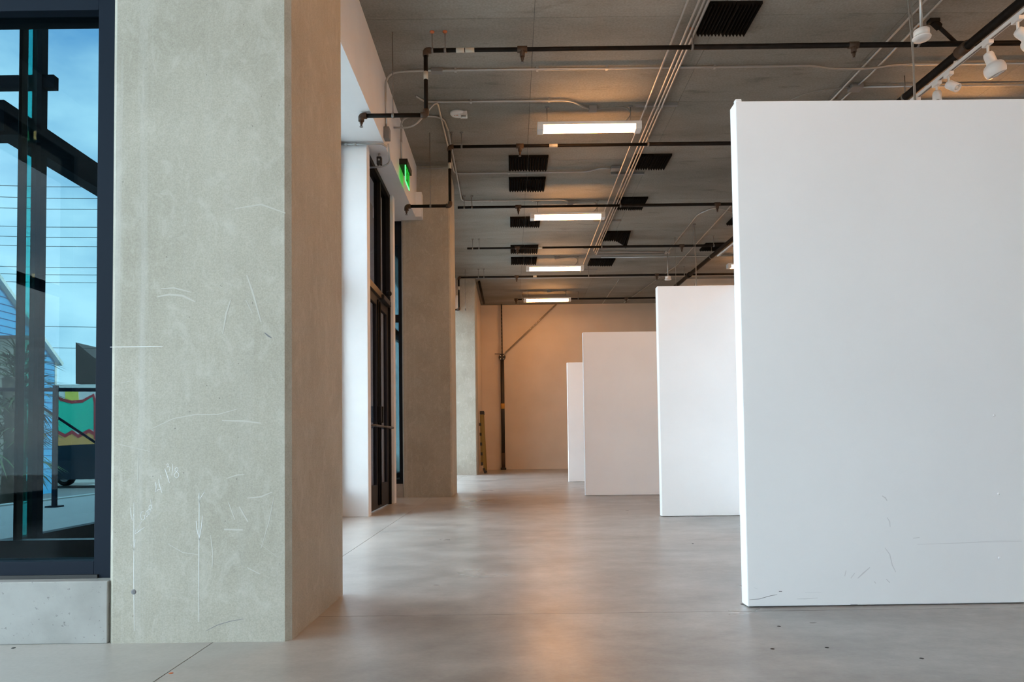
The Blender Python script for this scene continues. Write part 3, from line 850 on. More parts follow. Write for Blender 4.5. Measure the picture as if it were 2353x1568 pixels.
def disc(px, pyd, Y, label):
    p = onY(px, pyd, Y)
    t = thing('disc_pendant', (p.x, Y, p.z), label, 'sensor', 'white disc pendants on conduit stems')
    MB().tube([(p.x, Y, p.z + 0.07), (p.x, Y, CZ)], 0.0125, 10).build('stem', 'galvanised', t)
    MB().lathe((p.x, Y, p.z + 0.015), (0, 0, 1), [(0.062, 0), (0.062, 0.055), (0.055, 0.06)], 20).build('can', 'white_metal', t)
    MB().lathe((p.x, Y, p.z), (0, 0, 1), [(0.03, -0.01), (0.070, -0.004), (0.074, 0.006), (0.070, 0.014)], 24).build('disc', 'white_metal', t)
    B(p.x - 0.05, p.x + 0.05, Y - 0.05, Y + 0.05, CZ - 0.045, CZ, bev=0.004).build('ceiling_box', 'galvanised', t)
disc(2118, 89, 5.7, 'near white disc pendant on a conduit stem at the upper right')
disc(1535, 643, 14.85, 'far white disc pendant hanging above the second partition')

# ------------------------------------------------------------------ conduits
def conduit(label, pts, r=0.0125, bend=0.12, clips=(), boxes=(), name='conduit', grp='galvanised conduits on the ceiling', matn='galvanised'):
    pts = [Vector(p) for p in pts]
    t = thing(name, pts[0], label, 'conduit', grp)
    MB().tube(fillet(pts, bend), r, 8).build('tube', matn, t)
    for c0 in clips:
        c0 = Vector(c0)
        B(c0.x - 0.012, c0.x + 0.012, c0.y - 0.022, c0.y + 0.022, c0.z - r - 0.003, c0.z + 0.02).build('clip', 'galvanised', t)
    for bx in boxes:
        B(*bx, bev=0.004).build('junction_box', 'grey_box', t)
    return t
cd = 0.022
# four-pipe bundle, each with its struts
top_x = [1580, 1606, 1618, 1628]
ends = [16.4, 14.6, 14.75, 14.9]
names = ['leftmost conduit of the four running away along the ceiling', 'second from left of the four conduits running away along the ceiling',
         'third from left of the four conduits running away along the ceiling', 'rightmost of the four conduits running away along the ceiling']
bx_ = []
for tx, ey, lb in zip(top_x, ends, names):
    X = C(tx, 2, 0.045).x
    bx_.append(X)
    conduit(lb, [(X, 1.0, CZ - 0.045), (X, ey, CZ - 0.045)], 0.0115, clips=[(X, 8.3, CZ - 0.045), (X, 10.45, CZ - 0.045), (X, 12.7, CZ - 0.045)])
for i, Y in enumerate((8.3, 10.45, 12.7, 14.5, 16.3)):
    tag(B(bx_[0] - 0.12, bx_[3] + 0.2, Y - 0.02, Y + 0.02, CZ - 0.032, CZ).build('strut_channel', 'grey_box'),
        ['short strut channel carrying the four conduits level with the nearest lamp', 'short strut channel carrying the four conduits beside the second dark foam panel on the right',
         'short strut channel carrying the four conduits past the second lamp', 'short strut channel where the four conduits turn off', 'short strut channel by the third lamp'][i], 'bracket', 'strut channels under the conduits')
# two at the right
XA, XB = C(2060, 80, cd).x, C(2075, 80, cd).x
xa0 = C(2137, 0, cd).x; xb0 = C(2155, 0, cd).x
conduit('left one of the two parallel conduits at the upper right', [(xa0, 1.0, CZ - cd), (C(1909, 231, cd).x, 8.8, CZ - cd), (C(1679, 473, cd).x, 11.5, CZ - cd), (C(1543, 623, cd).x, 16.0, CZ - cd), (C(1432, 698, cd).x, 20.2, CZ - cd)], 0.0115)
bq = C(1966, 196, 0.0)
conduit('right one of the two parallel conduits, ending at a box above the huge partition', [(xb0, 1.0, CZ - cd), (bq.x + 0.03, bq.y - 0.25, CZ - cd), (bq.x, bq.y, CZ - cd)], 0.0115,
        boxes=[(bq.x - 0.07, bq.x + 0.07, bq.y - 0.06, bq.y + 0.06, CZ - 0.055, CZ - 0.002)])
conduit('conduit leaving the ceiling box towards the rear above the huge partition', [(bq.x, bq.y + 0.06, CZ - cd), (C(1934, 230, cd).x, C(1934, 230, cd).y, CZ - cd), (C(1934, 230, cd).x, 11.0, CZ - cd)], 0.0115)
conduit('thin dark cord curving left from the ceiling box above the huge partition', [(bq.x - 0.07, bq.y, CZ - 0.02), C(1917, 204, 0.02), C(1860, 212, 0.02), C(1815, 230, 0.02)], 0.006, 0.2, grp='thin cords on the ceiling', matn='cable_grey')
conduit('conduit crossing right from the ceiling box behind the lighting track', [(bq.x + 0.07, bq.y, CZ - cd), (8.8, bq.y, CZ - cd)], 0.0115)
# facade conduit -> up the soffit -> across the ceiling
Yc = C(1400, 157, cd).y
jb = onX(887, 308, -1.365)
conduit('conduit climbing the soffit and crossing the whole ceiling behind the nearest sprinkler pipe',
        [(-1.36, jb.y, jb.z), (-1.36, Yc, CZ - cd - 0.02) if abs(jb.y - Yc) < 0.25 else (-1.36, jb.y, CZ - cd - 0.02), (-1.05, Yc, CZ - cd), (3.4, Yc, CZ - cd), (3.62, Yc + 0.02, CZ - cd - 0.03), (4.05, Yc + 0.02, CZ - cd - 0.03), (4.3, Yc, CZ - cd), (8.8, Yc, CZ - cd)], 0.013, 0.2,
        clips=[(-0.58, Yc, CZ - cd), (0.33, Yc, CZ - cd), (1.1, Yc, CZ - cd), (2.3, Yc, CZ - cd)],
        boxes=[(-0.85, -0.72, Yc - 0.035, Yc + 0.035, CZ - 0.05, CZ - 0.002)])
t = thing('wall_box', jb, 'grey electrical box on the soffit edge with small conduits', 'electrical box')
B(-1.385, -1.322, jb.y - 0.05, jb.y + 0.05, jb.z - 0.065, jb.z + 0.065, bev=0.006).build('box', 'grey_box', t)
yl = 7.43
MB().tube([(-1.36, jb.y, jb.z - 0.07 if jb.z - 0.07 < SZ - 0.02 else SZ - 0.03), (-1.40, yl - 0.01, SZ - 0.03), (-1.95, yl - 0.01, SZ - 0.03)], 0.0125, 8).build('side_conduit', 'galvanised', t)
for x in (-1.80, -1.70):
    MB().tube([(x - 0.02, yl - 0.01, SZ - 0.03), (x + 0.02, yl - 0.01, SZ - 0.03)], 0.017, 8).build('coupling', 'galvanised', t)
q = onY(875, 350, 7.75)
MB().tube(fillet([(-1.35, jb.y + 0.05, jb.z - 0.09), (-1.36, 7.72, SZ - 0.12), (-1.45, 7.75, SZ - 0.15), (-1.62, 7.75, SZ - 0.16)], 0.08), 0.010, 8).build('door_feed', 'galvanised', t)
# device on the door feed
q = Vector((-1.49, 7.75, SZ - 0.11))
t = thing('door_sensor', q, 'small black sensor under the soffit above the doors', 'sensor')
B(q.x - 0.028, q.x + 0.028, q.y - 0.03, q.y + 0.03, q.z - 0.02, q.z + 0.07, bev=0.006).build('body', 'sign_black', t)
MB().lathe((q.x, q.y - 0.03, q.z + 0.03), (0, -1, 0), [(0.012, 0), (0.012, 0.006), (0.006, 0.008)], 10).build('lens', 'lens_glass', t)
MB().tube([(q.x, q.y, SZ), (q.x, q.y, q.z + 0.07)], 0.012, 8).build('stem', 'galvanised', t)
MB().tube([(q.x, q.y, q.z - 0.05), (q.x, q.y, q.z - 0.02)], 0.014, 8).build('hub', 'galvanised', t)
# exit sign feed
ex = onX(921, 300, -1.365)
Yl = C(1200, 232, cd).y
conduit('conduit dropping down the soffit face to the green exit sign',
        [(-1.36, ex.y, 4.36), (-1.36, ex.y, CZ - 0.03), (-1.15, ex.y - 0.05, CZ - cd), (-0.83, ex.y, CZ - cd), (-0.80, 8.9, CZ - cd)], 0.0125, 0.14, clips=[(-1.36, ex.y, 4.62)])
conduit('conduit running along the ceiling to the nearest lamp', [(-1.1, Yl - 0.15, CZ - cd), (-1.02, Yl - 0.02, CZ - cd), (-0.9, Yl, CZ - cd), (0.75, Yl, CZ - cd), (0.95, 8.33, CZ - cd), (1.01, 8.36, CZ - cd)], 0.0115, 0.1, clips=[(-0.45, Yl, CZ - cd), (0.5, Yl, CZ - cd)])
# long conduits turning along the left side to lamp 2 and the bundle
Ya = C(1200, 397, cd).y; Yb = C(1200, 461, cd).y
h0 = onX(909, 302, -1.36)
conduit('bent conduit rising from the soffit and turning towards the four conduit bundle', [(-1.382, h0.y, 4.60), (-1.14, h0.y, 4.60), (-0.86, h0.y, CZ - cd), (-0.84, Ya, CZ - cd), (1.2, Ya, CZ - cd), (1.35, Ya - 0.12, CZ - cd), (1.6, Ya - 0.12, CZ - cd)], 0.0125, 0.12,
        clips=[(0.0, Ya, CZ - cd)], boxes=[(1.55, 1.68, Ya - 0.18, Ya - 0.06, CZ - 0.045, CZ - 0.002)])
conduit('conduit along the left ceiling edge turning to the second lamp', [(-0.80, 8.9, CZ - cd), (-0.81, Yb, CZ - cd), (0.95, Yb, CZ - cd), (1.02, 11.66, CZ - cd)], 0.0115, 0.12, clips=[(-0.3, Yb, CZ - cd), (0.4, Yb, CZ - cd)])
# far ones
y14 = C(1400, 573, cd).y
xd = onY(1535, 640, 14.85).x
conduit('far conduit from the bundle to the far disc pendant', [(bx_[1], 14.6, CZ - 0.045), (bx_[1] + 0.1, 14.75, CZ - cd), (xd, 14.85, CZ - cd)], 0.0115, 0.08)
conduit('second far conduit just behind, from the bundle to the far disc pendant', [(bx_[3], 14.9, CZ - 0.045), (bx_[3] + 0.1, 15.0, CZ - cd), (xd - 0.05, 15.0, CZ - cd)], 0.0115, 0.08)
q1_, q2_ = C(1614, 480, cd), C(1690, 490, cd)
conduit('conduit running from the far disc pendant towards the camera and bending right', [(xd, 14.8, CZ - cd), (q1_.x, q1_.y + 0.3, CZ - cd), (q1_.x + 0.15, q1_.y, CZ - cd), (C(1655, 475, cd).x, q1_.y - 0.02, CZ - cd), (q2_.x, q2_.y, CZ - cd)], 0.0115, 0.12)
conduit('long far conduit crossing behind the fourth sprinkler pipe', [(bx_[3] + 0.15, C(1400, 592, cd).y, CZ - cd), (8.5, C(1400, 592, cd).y, CZ - cd)], 0.0115)
conduit('long far conduit crossing just behind the fifth sprinkler pipe', [(-0.86, 17.05, CZ - cd), (8.5, 17.05, CZ - cd)], 0.0115)
conduit('short far conduit running to the end wall', [(C(1420, 646, cd).x, 17.3, CZ - cd), (C(1383, 700, cd).x, 20.3, CZ - cd)], 0.0115)
conduit('sloping dark conduit at the top corner beside the farthest column', [C(1101, 648, 0.03), C(1112, 698, 0.03)], 0.03, matn='black_pipe', boxes=[])
conduit('thin white conduit across the top of the middle column', [(-1.35, C2Y - 0.02, CZ - 0.03), (-1.15, C2Y - 0.02, CZ - 0.06), (-0.86, C2Y - 0.02, CZ - 0.03)], 0.009, 0.1)

# strobe on the ceiling
q = C(1052, 259)
t = thing('ceiling_strobe', q, 'white oval fire alarm strobe on the ceiling', 'alarm')
o = MB().lathe((0, 0, 0), (0, 0, -1), [(0.085, 0), (0.085, 0.02), (0.075, 0.035), (0.05, 0.04)], 24)
for v_ in o.v: v_.x *= 1.15; v_ += q
o.build('base', 'white_metal', t)
B(q.x + 0.03, q.x + 0.12, q.y - 0.055, q.y + 0.04, q.z - 0.06, q.z, bev=0.006).build('strobe_block', 'white_metal', t)
B(q.x + 0.045, q.x + 0.105, q.y - 0.06, q.y - 0.02, q.z - 0.085, q.z - 0.055, bev=0.006).build('flash_lens', 'lens_glass', t)
for i, ch in enumerate('FIRE'):
    x = q.x - 0.045 + i * 0.014
    y = q.y - 0.02
    zz = q.z - 0.0425
    segs = {'F': [(0, 0, 0, 2), (0, 2, 1, 2), (0, 1, .8, 1)], 'I': [(.5, 0, .5, 2)], 'R': [(0, 0, 0, 2), (0, 2, 1, 1.6), (1, 1.6, 0, 1), (0, 1, 1, 0)], 'E': [(0, 0, 0, 2), (0, 2, 1, 2), (0, 1, .8, 1), (0, 0, 1, 0)]}[ch]
    m_ = MB()
    for (u0, v0, u1, v1) in segs:
        m_.beam((x + u0 * 0.008, y + (v0 - 1) * 0.009, zz), (x + u1 * 0.008, y + (v1 - 1) * 0.009, zz), 0.002, 0.004)
    m_.build('letter', 'orange_anchor', t)

# exit sign on the soffit
SXx = -1.31
e0 = onX(932, 398, SXx); e1 = onX(940.5, 415, SXx)
zb, ztp = onX(931.5, 415, SXx).z, onX(932, 381, SXx).z
t = thing('exit_sign', (SXx, e0.y, zb), 'green edge-lit EXIT sign in a black housing on the soffit', 'exit sign')
yA, yB = e0.y - 0.02, e0.y + 0.31
B(-1.385, SXx + 0.03, yA - 0.02, yB + 0.03, ztp, ztp + 0.075, bev=0.004).build('housing', 'sign_black', t)
B(SXx - 0.004, SXx + 0.004, yA + 0.004, yB - 0.004, zb + 0.004, ztp).build('panel', 'exit_green', t)
B(SXx - 0.006, SXx + 0.006, yA, yB, zb - 0.006, zb + 0.004).build('panel_edge', 'exit_bright', t)
B(SXx - 0.006, SXx + 0.006, yA - 0.004, yA + 0.004, zb, ztp).build('panel_edge', 'exit_bright', t)
segE = [(0, 0, 0, 2), (0, 2, 1, 2), (0, 1, .85, 1), (0, 0, 1, 0)]
segs = {'E': segE, 'X': [(0, 0, 1, 2), (0, 2, 1, 0)], 'I': [(.5, 0, .5, 2)], 'T': [(.5, 0, .5, 2), (0, 2, 1, 2)]}
hh = (ztp - zb) * 0.36
for i, ch in enumerate('EXIT'):
    y0 = yA + 0.035 + i * 0.068
    m_ = MB()
    for (u0, v0, u1, v1) in segs[ch]:
        zz = (zb + ztp) / 2 - hh
        m_.beam((SXx + 0.005, y0 + u0 * 0.045, zz + v0 * hh), (SXx + 0.005, y0 + u1 * 0.045, zz + v1 * hh), 0.012, 0.004, up=(1, 0, 0))
    m_.build('letter', 'sign_black', t)

# ------------------------------------------------------------------ acoustic foam panels
def foam(x0, x1, yn, yf, label, droop=False, ridges=24):
    """pixel span at the near (upper) edge x0..x1, near edge yn, far edge yf"""
    pa, pb = C(x0, yn), C((x0 + x1) / 2, yf)
    xa, xb = C(x0, yn).x, C(x1, yn).x
    ya, yb = pa.y, pb.y
    t = thing('foam_panel', ((xa + xb) / 2, ya, CZ - 0.03), label, 'foam panel', 'black acoustic foam panels on the ceiling')
    mid = (xa + xb) / 2
    for k, (a0, a1) in enumerate(((xa, mid - 0.003), (mid + 0.003, xb))):
        n = 7
        m_ = MB()
        st = (a1 - a0) / n
        dz = 0.002 if k == 0 else 0.008
        for yy in (ya, yb):
            prof = [(a0, CZ)]
            for i in range(n):
                prof += [(a0 + st * i, CZ - 0.018 - dz), (a0 + st * (i + 0.5), CZ - 0.048 - dz)]
            prof += [(a1, CZ - 0.018 - dz), (a1, CZ)]
            for (x, z) in prof:
                zz = z
                if droop and k == 1 and yy == yb:
                    zz = z - 0.16 * max(0, (x - a0) / (a1 - a0)) ** 2
                m_.v.append(Vector((x, yy, zz)))
        N = 2 * n + 3
        for i in range(N):
            m_.f.append([i, (i + 1) % N, N + (i + 1) % N, N + i]); m_.s.append(False)
        m_.f.append(list(range(N))); m_.s.append(False)
        m_.f.append(list(range(N, 2 * N))); m_.s.append(False)
        m_.build('foam_tile', 'foam_black', t)
    return t
foam(1168.5, 1260.5, 357, 387, 'black foam panel in the left row, nearest, just right of the strobe')
foam(1169, 1254, 407, 435, 'black foam panel in the left row, second from the camera')
foam(1172, 1242, 498, 518, 'black foam panel in the left row, behind the second lamp')
foam(1173, 1237, 563, 579, 'black foam panel in the left row, crossed by the fourth sprinkler pipe')
foam(1174, 1234, 591, 605, 'black foam panel in the left row, farthest, above the third lamp')
foam(1632, 1752, 3, 73, 'large black foam panel at the top edge right of the conduit bundle')
foam(1461, 1544, 354, 384, 'black foam panel right of the conduits, below the second sprinkler pipe')
foam(1420, 1489, 453, 478, 'black foam panel crossed by the third sprinkler pipe')
foam(1389, 1449, 531, 550, 'black foam panel with one corner hanging loose', droop=True)
foam(1356, 1414, 594, 608, 'black foam panel right of the third lamp')
foam(1622, 1680, 558, 573, 'black foam panel beneath the thick main, left of the huge partition edge')
foam(1684, 1745, 498, 513, 'black foam panel half hidden by the huge partition edge')

# ------------------------------------------------------------------ far wall: standpipe, struts, ladder
FY = 20.34
def fp(x, y, Y=FY): return onY(x, y, Y)
q = fp(1157, 1079); X0 = q.x
t = thing('standpipe', (X0, FY, 0), 'black vertical fire standpipe with a flange against the orange end wall', 'pipe')
ztop = fp(1155, 822).z
MB().tube([(X0, FY, 0.0), (X0, FY, ztop)], 0.055, 14).build('pipe', 'standpipe_black', t)
B(X0 - 0.085, X0 + 0.085, FY - 0.09, FY + 0.09, 0, 0.06, bev=0.006).build('base_plate', 'standpipe_black', t)
fl_ = MB().lathe((X0, FY - 0.06, ztop), (0, -1, 0), [(0.10, -0.03), (0.10, 0.02), (0.05, 0.03)], 18).build('flange', 'standpipe_black', t)
for k in range(4):
    an = math.pi / 4 + k * math.pi / 2
    MB().lathe((X0 + 0.07 * math.cos(an), FY - 0.08, ztop + 0.07 * math.sin(an)), (0, -1, 0), [(0.016, 0), (0.016, 0.012), (0.01, 0.016)], 8).build('bolt', 'white_metal', fl_)
MB().beam((X0 - 0.22, FY - 0.02, ztop + 0.11), (X0 + 0.03, FY - 0.02, ztop + 0.10), 0.03, 0.018).build('valve_handle', 'standpipe_black', t)
zy = fp(1156, 934).z
MB().tube([(X0, FY, zy - 0.08), (X0, FY, zy + 0.08)], 0.058, 14).build('label_band', 'tag_orange', t)
MB().tube([(X0, FY, 0.06), (X0, FY, 0.5)], 0.057, 14).build('rusty_foot', 'rust_fitting', t)
t = thing('strut_post', (X0, FY, ztop), 'slotted vertical strut rising from the standpipe to the ceiling', 'strut')
B(X0 - 0.022, X0 + 0.022, FY - 0.02, FY + 0.02, ztop + 0.09, CZ).build('channel', 'standpipe_black', t)
k = 0
z = ztop + 0.2
while z < CZ - 0.1:
    B(X0 - 0.007, X0 + 0.007, FY - 0.022, FY - 0.018, z, z + 0.045).build('slot', 'strut_bronze', t)
    z += 0.11
s0, s1 = Vector((X0 + 0.09, FY, ztop + 0.13)), fp(1278, 697); s1 = Vector((s1.x, FY, CZ - 0.02))
t = thing('diagonal_strut', s0, 'diagonal slotted strut from the standpipe up to the last lamp', 'strut')
MB().beam(s0, s1, 0.045, 0.04, up=(0, 1, 0)).build('channel', 'strut_bronze', t)
dd = s1 - s0; nn = 18
for k in range(1, nn):
    c0 = s0 + dd * (k / nn); e = dd.normalized() * 0.028
    MB().beam(c0 - e + V(0, -0.022, 0), c0 + e + V(0, -0.022, 0), 0.004, 0.012, up=(0, 1, 0)).build('slot', 'white_metal' if k in (9, 10, 11, 12) else 'sign_black', t)

# ladder leaning edge-on behind the farthest column
LYc = 18.25
f0 = onY(1116, 1086, LYc); tp = onY(1108.5, 951, LYc)
t = thing('stepladder', (f0.x, LYc, 0), 'yellow folded stepladder leaning beside the farthest column', 'ladder')
zt_ = tp.z
xb_, xt_ = f0.x - 0.01, tp.x
for s in (-1, 1):
    MB().beam((xb_, LYc + s * 0.26, 0.06), (xt_, LYc + s * 0.19, zt_), 0.028, 0.075, up=(1, 0, 0)).build('rail', 'ladder_yellow', t)
    MB().beam((xb_ - 0.085, LYc + s * 0.22, 0.20), (xt_ - 0.035, LYc + s * 0.17, zt_ - 0.04), 0.024, 0.05, up=(1, 0, 0)).build('rear_rail', 'ladder_yellow', t)
    MB().beam((xb_ - 0.03, LYc + s * 0.26, 0.14), (xb_ + 0.015, LYc + s * 0.265, 0.0), 0.04, 0.06, up=(1, 0, 0)).build('foot', 'ladder_dark', t)
for k in range(5):
    u = 0.14 + k * 0.17
    xx = xb_ + (xt_ - xb_) * u; zz = 0.06 + (zt_ - 0.06) * u
    B(xx - 0.085, xx + 0.01, LYc - 0.25 + 0.06 * u, LYc + 0.25 - 0.06 * u, zz - 0.03, zz + 0.005, bev=0.003).build('step', 'ladder_yellow', t)
    B(xx - 0.09, xx + 0.014, LYc - 0.262 + 0.06 * u, LYc - 0.248 + 0.06 * u, zz - 0.06, zz + 0.02).build('step_bracket', 'ladder_dark', t)
B(xt_ - 0.06, xt_ + 0.05, LYc - 0.22, LYc + 0.22, zt_ - 0.03, zt_ + 0.06, bev=0.008).build('cap', 'ladder_dark', t)

# ------------------------------------------------------------------ outside, seen through the near window
mat('pavement_light', (0.46, 0.45, 0.42), 0.85)
mat('asphalt', (0.17, 0.17, 0.165), 0.85)
mat('road_paint', (0.7, 0.7, 0.68), 0.8)
mat('siding_blue', (0.05, 0.30, 0.52), 0.7)
mat('trim_pale', (0.6, 0.6, 0.55), 0.7)
mat('roof_dark', (0.06, 0.045, 0.04), 0.8)
mat('wall_tan', (0.30, 0.26, 0.2), 0.8)
mat('wall_pale', (0.78, 0.76, 0.70), 0.8)
mat('paint_green', (0.03, 0.60, 0.38), 0.7)
mat('paint_red', (0.45, 0.05, 0.06), 0.7)
mat('paint_orange', (0.80, 0.38, 0.12), 0.7)
mat('paint_yellow', (0.80, 0.70, 0.12), 0.7)
mat('palm_green', (0.045, 0.085, 0.03), 0.7)
mat('palm_trunk', (0.09, 0.07, 0.05), 0.9)
mat('car_dark', (0.03, 0.035, 0.04), 0.25)
mat('car_white', (0.72, 0.73, 0.74), 0.3)
mat('car_glass', (0.02, 0.03, 0.035), 0.1)
mat('rubber', (0.015, 0.015, 0.015), 0.8)
mat('car_red', (0.4, 0.02, 0.02), 0.4)
mat('wire_dark', (0.03, 0.03, 0.03), 0.6)
struct(B(-7.3, -2.05, 2.95, 45, -0.9, -0.02).build('sidewalk', 'pavement_light'), 'pale concrete pavement outside the near window')
struct(B(-60, -7.3, -30, 80, -0.9, -0.55).build('road', 'asphalt'), 'grey street outside the near window')
for i, X in enumerate((-11.0, -15.5)):
    struct(B(X - 0.07, X + 0.07, -10, 60, -0.551, -0.545).build('lane_line', 'road_paint'))
B_ = B(-7.36, -7.2, 2.95, 45, -0.02, 0.0)
struct(B_.build('kerb', 'trim_pale'))
# steel and glass screen outside
SXo = -3.2
t = thing('steel_screen', (SXo, 4.6, -0.02), 'dark steel post and beam screen standing outside the near window', 'screen')
yp = 4.6
pxa, pxb = onY(75, 700, yp).x, onY(97, 700, yp).x
B(pxa, pxb, yp - 0.03, yp + 0.03, -0.02, 5.2).build('post', 'frame_dark', t)
B(SXo - 0.10, SXo - 0.02, 3.6, 12, -0.02, 0.20).build('base_rail', 'door_black', t)
zbm = EYE.z + (1032 - 330) * yp / F
B(SXo - 0.14, SXo - 0.03, 4.3, 12, 2.82, 3.02).build('beam', 'frame_dark', t)
B(SXo - 0.6, SXo + 0.12, 4.32, 4.44, 2.80, 2.88).build('cross_beam', 'frame_dark', t)
zt0 = onY(50, 205, yp).z; zt1 = onY(50, 176, yp).z
B(-5.0, onY(128, 190, yp).x, yp - 0.02, yp + 0.03, zt0, zt1).build('transom', 'frame_dark', t)
# railing with posts on the pavement
rp = onZ(125, 1166, -0.02); rq = onZ(181, 1159, -0.02)
t = thing('steel_railing', rp, 'thin steel gate frame with diagonal brace on the pavement outside', 'railing')
zr = onY(125, 886, rp.y).z
for p in (rp, Vector((rp.x + 1.15, rp.y + 0.25, -0.02))):
    MB().beam((p.x, p.y, -0.02), (p.x, p.y, zr), 0.05, 0.05, up=(0, 1, 0)).build('post', 'frame_dark', t)
    B(p.x - 0.08, p.x + 0.08, p.y - 0.08, p.y + 0.08, -0.02, 0.0).build('base_plate', 'frame_dark', t)
MB().beam((rp.x - 0.9, rp.y - 0.2, zr - 0.06), (rp.x + 1.15, rp.y + 0.25, zr - 0.06), 0.04, 0.05).build('top_rail', 'frame_dark', t)
MB().beam((rp.x - 0.4, rp.y - 0.09, zr - 0.12), (rp.x + 1.1, rp.y + 0.24, 0.4), 0.03, 0.03).build('brace', 'frame_dark', t)
# painted wall across the street
GY = 27.0
def gp(x, y, Y=GY): return onY(x, y, Y)
gx0_, gx1_ = gp(120, 900).x, gp(330, 900).x
zg = gp(170, 884).z
t = thing('mural_wall', ((gx0_ + gx1_) / 2, GY, 0), 'street wall with green and orange graffiti swirls across the road', 'wall')
B(gx0_, gx1_, GY, GY + 0.3, -0.55, zg).build('wall', 'wall_pale', t)
def shape(px, matn, yo, name):
    P = [gp(x, y) for x, y in px]
    MB().prism([(p.x, GY - yo, p.z) for p in P], (0, 0.02, 0)).build(name, matn, t)
shape([(122, 905), (140, 920), (165, 926), (190, 924), (214, 910), (219, 925), (217, 990), (205, 985), (190, 996), (170, 990), (150, 998), (122, 995)], 'paint_green', 0.012, 'green_field')
shape([(122, 900), (140, 915), (165, 921), (190, 919), (216, 905), (222, 925), (220, 1010), (216, 1010), (216, 925), (213, 912), (190, 926), (165, 928), (140, 922), (122, 908)], 'paint_red', 0.02, 'red_outline')
shape([(122, 1003), (135, 995), (150, 1003), (165, 994), (180, 1004), (205, 992), (220, 1000), (220, 1030), (190, 1040), (150, 1045), (122, 1045)], 'paint_orange', 0.014, 'orange_field')
shape([(122, 997), (133, 989), (150, 998), (166, 989), (180, 999), (205, 986), (220, 996), (220, 1003), (205, 995), (180, 1007), (166, 997), (150, 1006), (134, 998), (122, 1006)], 'paint_red', 0.022, 'red_zigzag')
shape([(150, 900), (180, 899), (181, 920), (150, 921)], 'paint_yellow', 0.010, 'yellow_patch')
# pitched roof behind the mural
BYr = 33.0
t = thing('brown_roof_house', gp(230, 1030, BYr), 'dark brown pitched roof house behind the mural wall', 'building')
xl, xr_ = gp(188, 800, BYr).x, gp(420, 800, BYr).x
zr1 = gp(190, 884, BYr).z
B(xl, xr_, BYr, BYr + 6, -0.55, zr1).build('wall', 'wall_tan', t)
MB().prism([(q_.x, BYr - 0.4, q_.z) for q_ in (gp(186, 790, BYr), gp(224, 822, BYr), gp(330, 884, BYr), gp(186, 884, BYr))], (0, 7, 0)).build('roof', 'roof_dark', t)
# blue sided building: its side wall recedes along the street
BX = -14.0
yf_ = BX / ray(124, 900).x * ray(124, 900).y
yn_ = 17.5
ze = onX(124, 833, BX).z
sl_ = 0.8                                   # roof rise per metre towards the camera
yr_ = yf_ - 3.0
zp = ze + sl_ * 3.0
t = thing('blue_house', (BX - 2, 19.5, 0), 'bright blue house with horizontal siding and sloping roof edge', 'building')
B(BX - 4, BX, yn_, yf_, -0.55, ze).build('wall', 'siding_blue', t)
MB().prism([(BX, yf_, ze), (BX, yr_, zp), (BX, yn_, zp - 1.2), (BX, yn_, ze)], (-4, 0, 0)).build('gable', 'siding_blue', t)
z = 0.2
while z < zp - 0.3:
    lim = yf_ if z < ze else yf_ - (z - ze) / sl_
    B(BX, BX + 0.03, yn_, lim, z, z + 0.16).build('siding_board', 'siding_blue', t)
    z += 0.20
B(BX - 0.05, BX + 0.05, yf_ - 0.03, yf_ + 0.05, -0.55, ze).build('corner_board', 'trim_pale', t)
MB().beam((BX + 0.08, yf_ + 0.14, ze - 0.14 * sl_ + 0.06), (BX + 0.08, yr_, zp + 0.06), 0.2, 0.10, up=(0, 0, 1)).build('roof_edge', 'trim_pale', t)
MB().beam((BX - 2.1, yf_ + 0.14, ze - 0.14 * sl_ + 0.14), (BX - 2.1, yr_, zp + 0.14), 4.2, 0.06, up=(0, 0, 1)).build('roof', 'roof_dark', t)
# tan screen wall behind the palm
t = thing('tan_wall', gp(20, 1030, 15.2), 'dull tan wall behind the shaggy palm', 'wall')
q0_, q1x = gp(-160, 800, 15.2).x, gp(56, 800, 15.2).x
zq = gp(20, 778, 15.2).z
B(q0_, q1x, 15.2, 15.35, -0.55, zq).build('wall', 'wall_tan', t)
B(q0_ - 0.05, q1x + 0.05, 15.15, 15.4, zq, zq + 0.06).build('coping', 'roof_dark', t)
# shaggy palm
random.seed(7)
PYp = 13.5
pb = onY(30, 1040, PYp)
t = thing('palm_tree', (pb.x, PYp, -0.55), 'shaggy dark green palm outside the near window', 'palm')
MB().tube([(pb.x, PYp, -0.55), (pb.x + 0.05, PYp, 1.2), (pb.x, PYp, 2.2)], [0.22, 0.18, 0.2], 10).build('trunk', 'palm_trunk', t)
for k in range(90):
    an = random.uniform(0, 2 * math.pi)
    z0 = random.uniform(0.5, 2.5)
    L_ = random.uniform(0.7, 1.15)
    el = random.uniform(-0.9, 0.9) if z0 < 2.0 else random.uniform(0.1, 1.3)
    base = Vector((pb.x, PYp, z0))
    dr = Vector((math.cos(an) * math.cos(el), math.sin(an) * math.cos(el), math.sin(el)))
    sd = dr.cross(Vector((0, 0, 1))).normalized()
    m_ = MB()
    for j in range(9):
        a_ = (j - 4) / 4 * 0.75
        tip = base + (dr * math.cos(a_) + sd * math.sin(a_)) * L_ + Vector((0, 0, -0.22 * L_))
        st0 = base + dr * L_ * 0.45
        md = (st0 + tip) / 2 + Vector((0, 0, 0.05))
        n_ = Vector((0, 0, 1)).cross(tip - st0).normalized() * 0.018
        m_.add([st0 - n_, st0 + n_, md + n_, md - n_, tip], [(0, 1, 2, 3), (3, 2, 4)])
    m_.beam(base, base + dr * L_ * 0.47, 0.02, 0.012)
    m_.build('frond', 'palm_green', t, recalc=False)
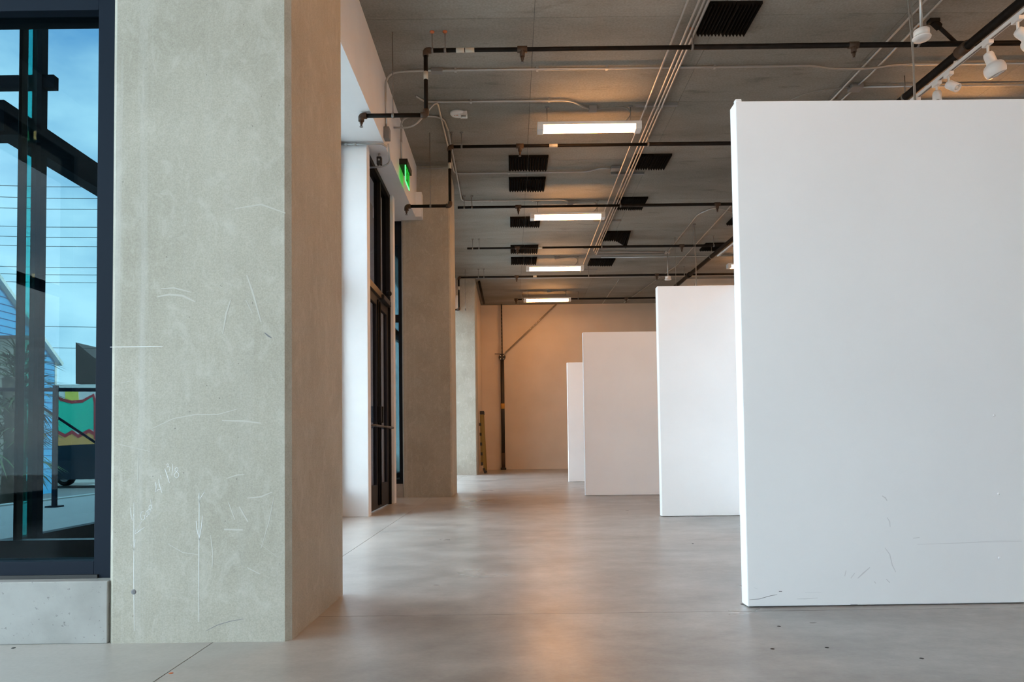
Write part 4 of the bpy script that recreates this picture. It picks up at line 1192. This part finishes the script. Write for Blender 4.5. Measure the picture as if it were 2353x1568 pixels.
# cars
def car(x, y, L_, w_, h_, matn, label, heading=1):
    t = thing('parked_car', (x, y, -0.55), label, 'car', 'cars on the street outside')
    X = lambda u: x + (u - 0.5) * L_
    z0 = -0.55
    prof = [(0.0, 0.3), (0.02, 0.55), (0.22, 0.62), (0.34, 0.96), (0.72, 1.0), (0.86, 0.64), (0.99, 0.58), (1.0, 0.3)]
    MB().prism([(X(u), y - w_ / 2, z0 + v_ * h_) for u, v_ in [(0, 0.2)] + prof + [(1, 0.2)]], (0, w_, 0)).build('body', matn, t)
    gl = [(0.27, 0.66), (0.36, 0.92), (0.70, 0.94), (0.80, 0.66)]
    MB().prism([(X(u), y - w_ / 2 - 0.01, z0 + v_ * h_) for u, v_ in gl], (0, w_ + 0.02, 0)).build('side_window', 'car_glass', t)
    for u in (0.19, 0.80):
        for s in (-1, 1):
            wy = y + s * (w_ / 2 - 0.08)
            wh = MB().lathe((X(u), wy - 0.1, z0 + 0.33), (0, 1, 0), [(0.27, 0), (0.33, 0.03), (0.33, 0.17), (0.27, 0.2)], 20).build('wheel', 'rubber', t)
            MB().lathe((X(u), wy - 0.105, z0 + 0.33), (0, 1, 0), [(0.19, 0), (0.19, 0.21)], 14).build('hub', 'galvanised', wh)
car(gp(205, 1000, 24.0).x, 24.0, 4.3, 1.8, 1.5, 'car_dark', 'dark parked car in front of the mural wall')
bq_ = onZ(62, 1090, -0.02)
q = onY(62, 1030, 15.0)
t = thing('red_sign_post', (q.x, 15.0, -0.55), 'small red topped sign box beside the palm', 'sign')
B(q.x - 0.12, q.x + 0.12, 14.9, 15.1, 0.6, 1.0).build('red_panel', 'car_red', t)
B(q.x - 0.12, q.x + 0.12, 14.9, 15.1, 0.1, 0.6).build('white_panel', 'car_white', t)
B(q.x - 0.03, q.x + 0.03, 14.97, 15.03, -0.55, 0.1).build('foot', 'wire_dark', t)
# overhead lines
for i, (ya_, yb2) in enumerate([(424, 428), (450, 455), (476, 479), (518, 520), (541, 544), (562, 565), (611, 613), (628, 630), (646, 648), (744, 752), (794, 800)]):
    Yw = 22.0 + i * 0.8
    p, q = onY(-200, ya_ - 3, Yw), onY(420, yb2 + 3, Yw)
    tag(MB().tube([p, (p + q) / 2 - Vector((0, 0, 0.05)), q], 0.011, 5).build('overhead_line', 'wire_dark'),
        '%s thin overhead wire crossing the sky in the near window' % ['uppermost', 'second from top', 'third from top', 'fourth from top', 'fifth from top', 'sixth from top', 'seventh from top', 'eighth from top', 'third from bottom', 'second from bottom', 'lowest'][i], 'wire', 'overhead wires outside')

for o in bpy.data.objects:
    if '_o' in o: del o['_o']
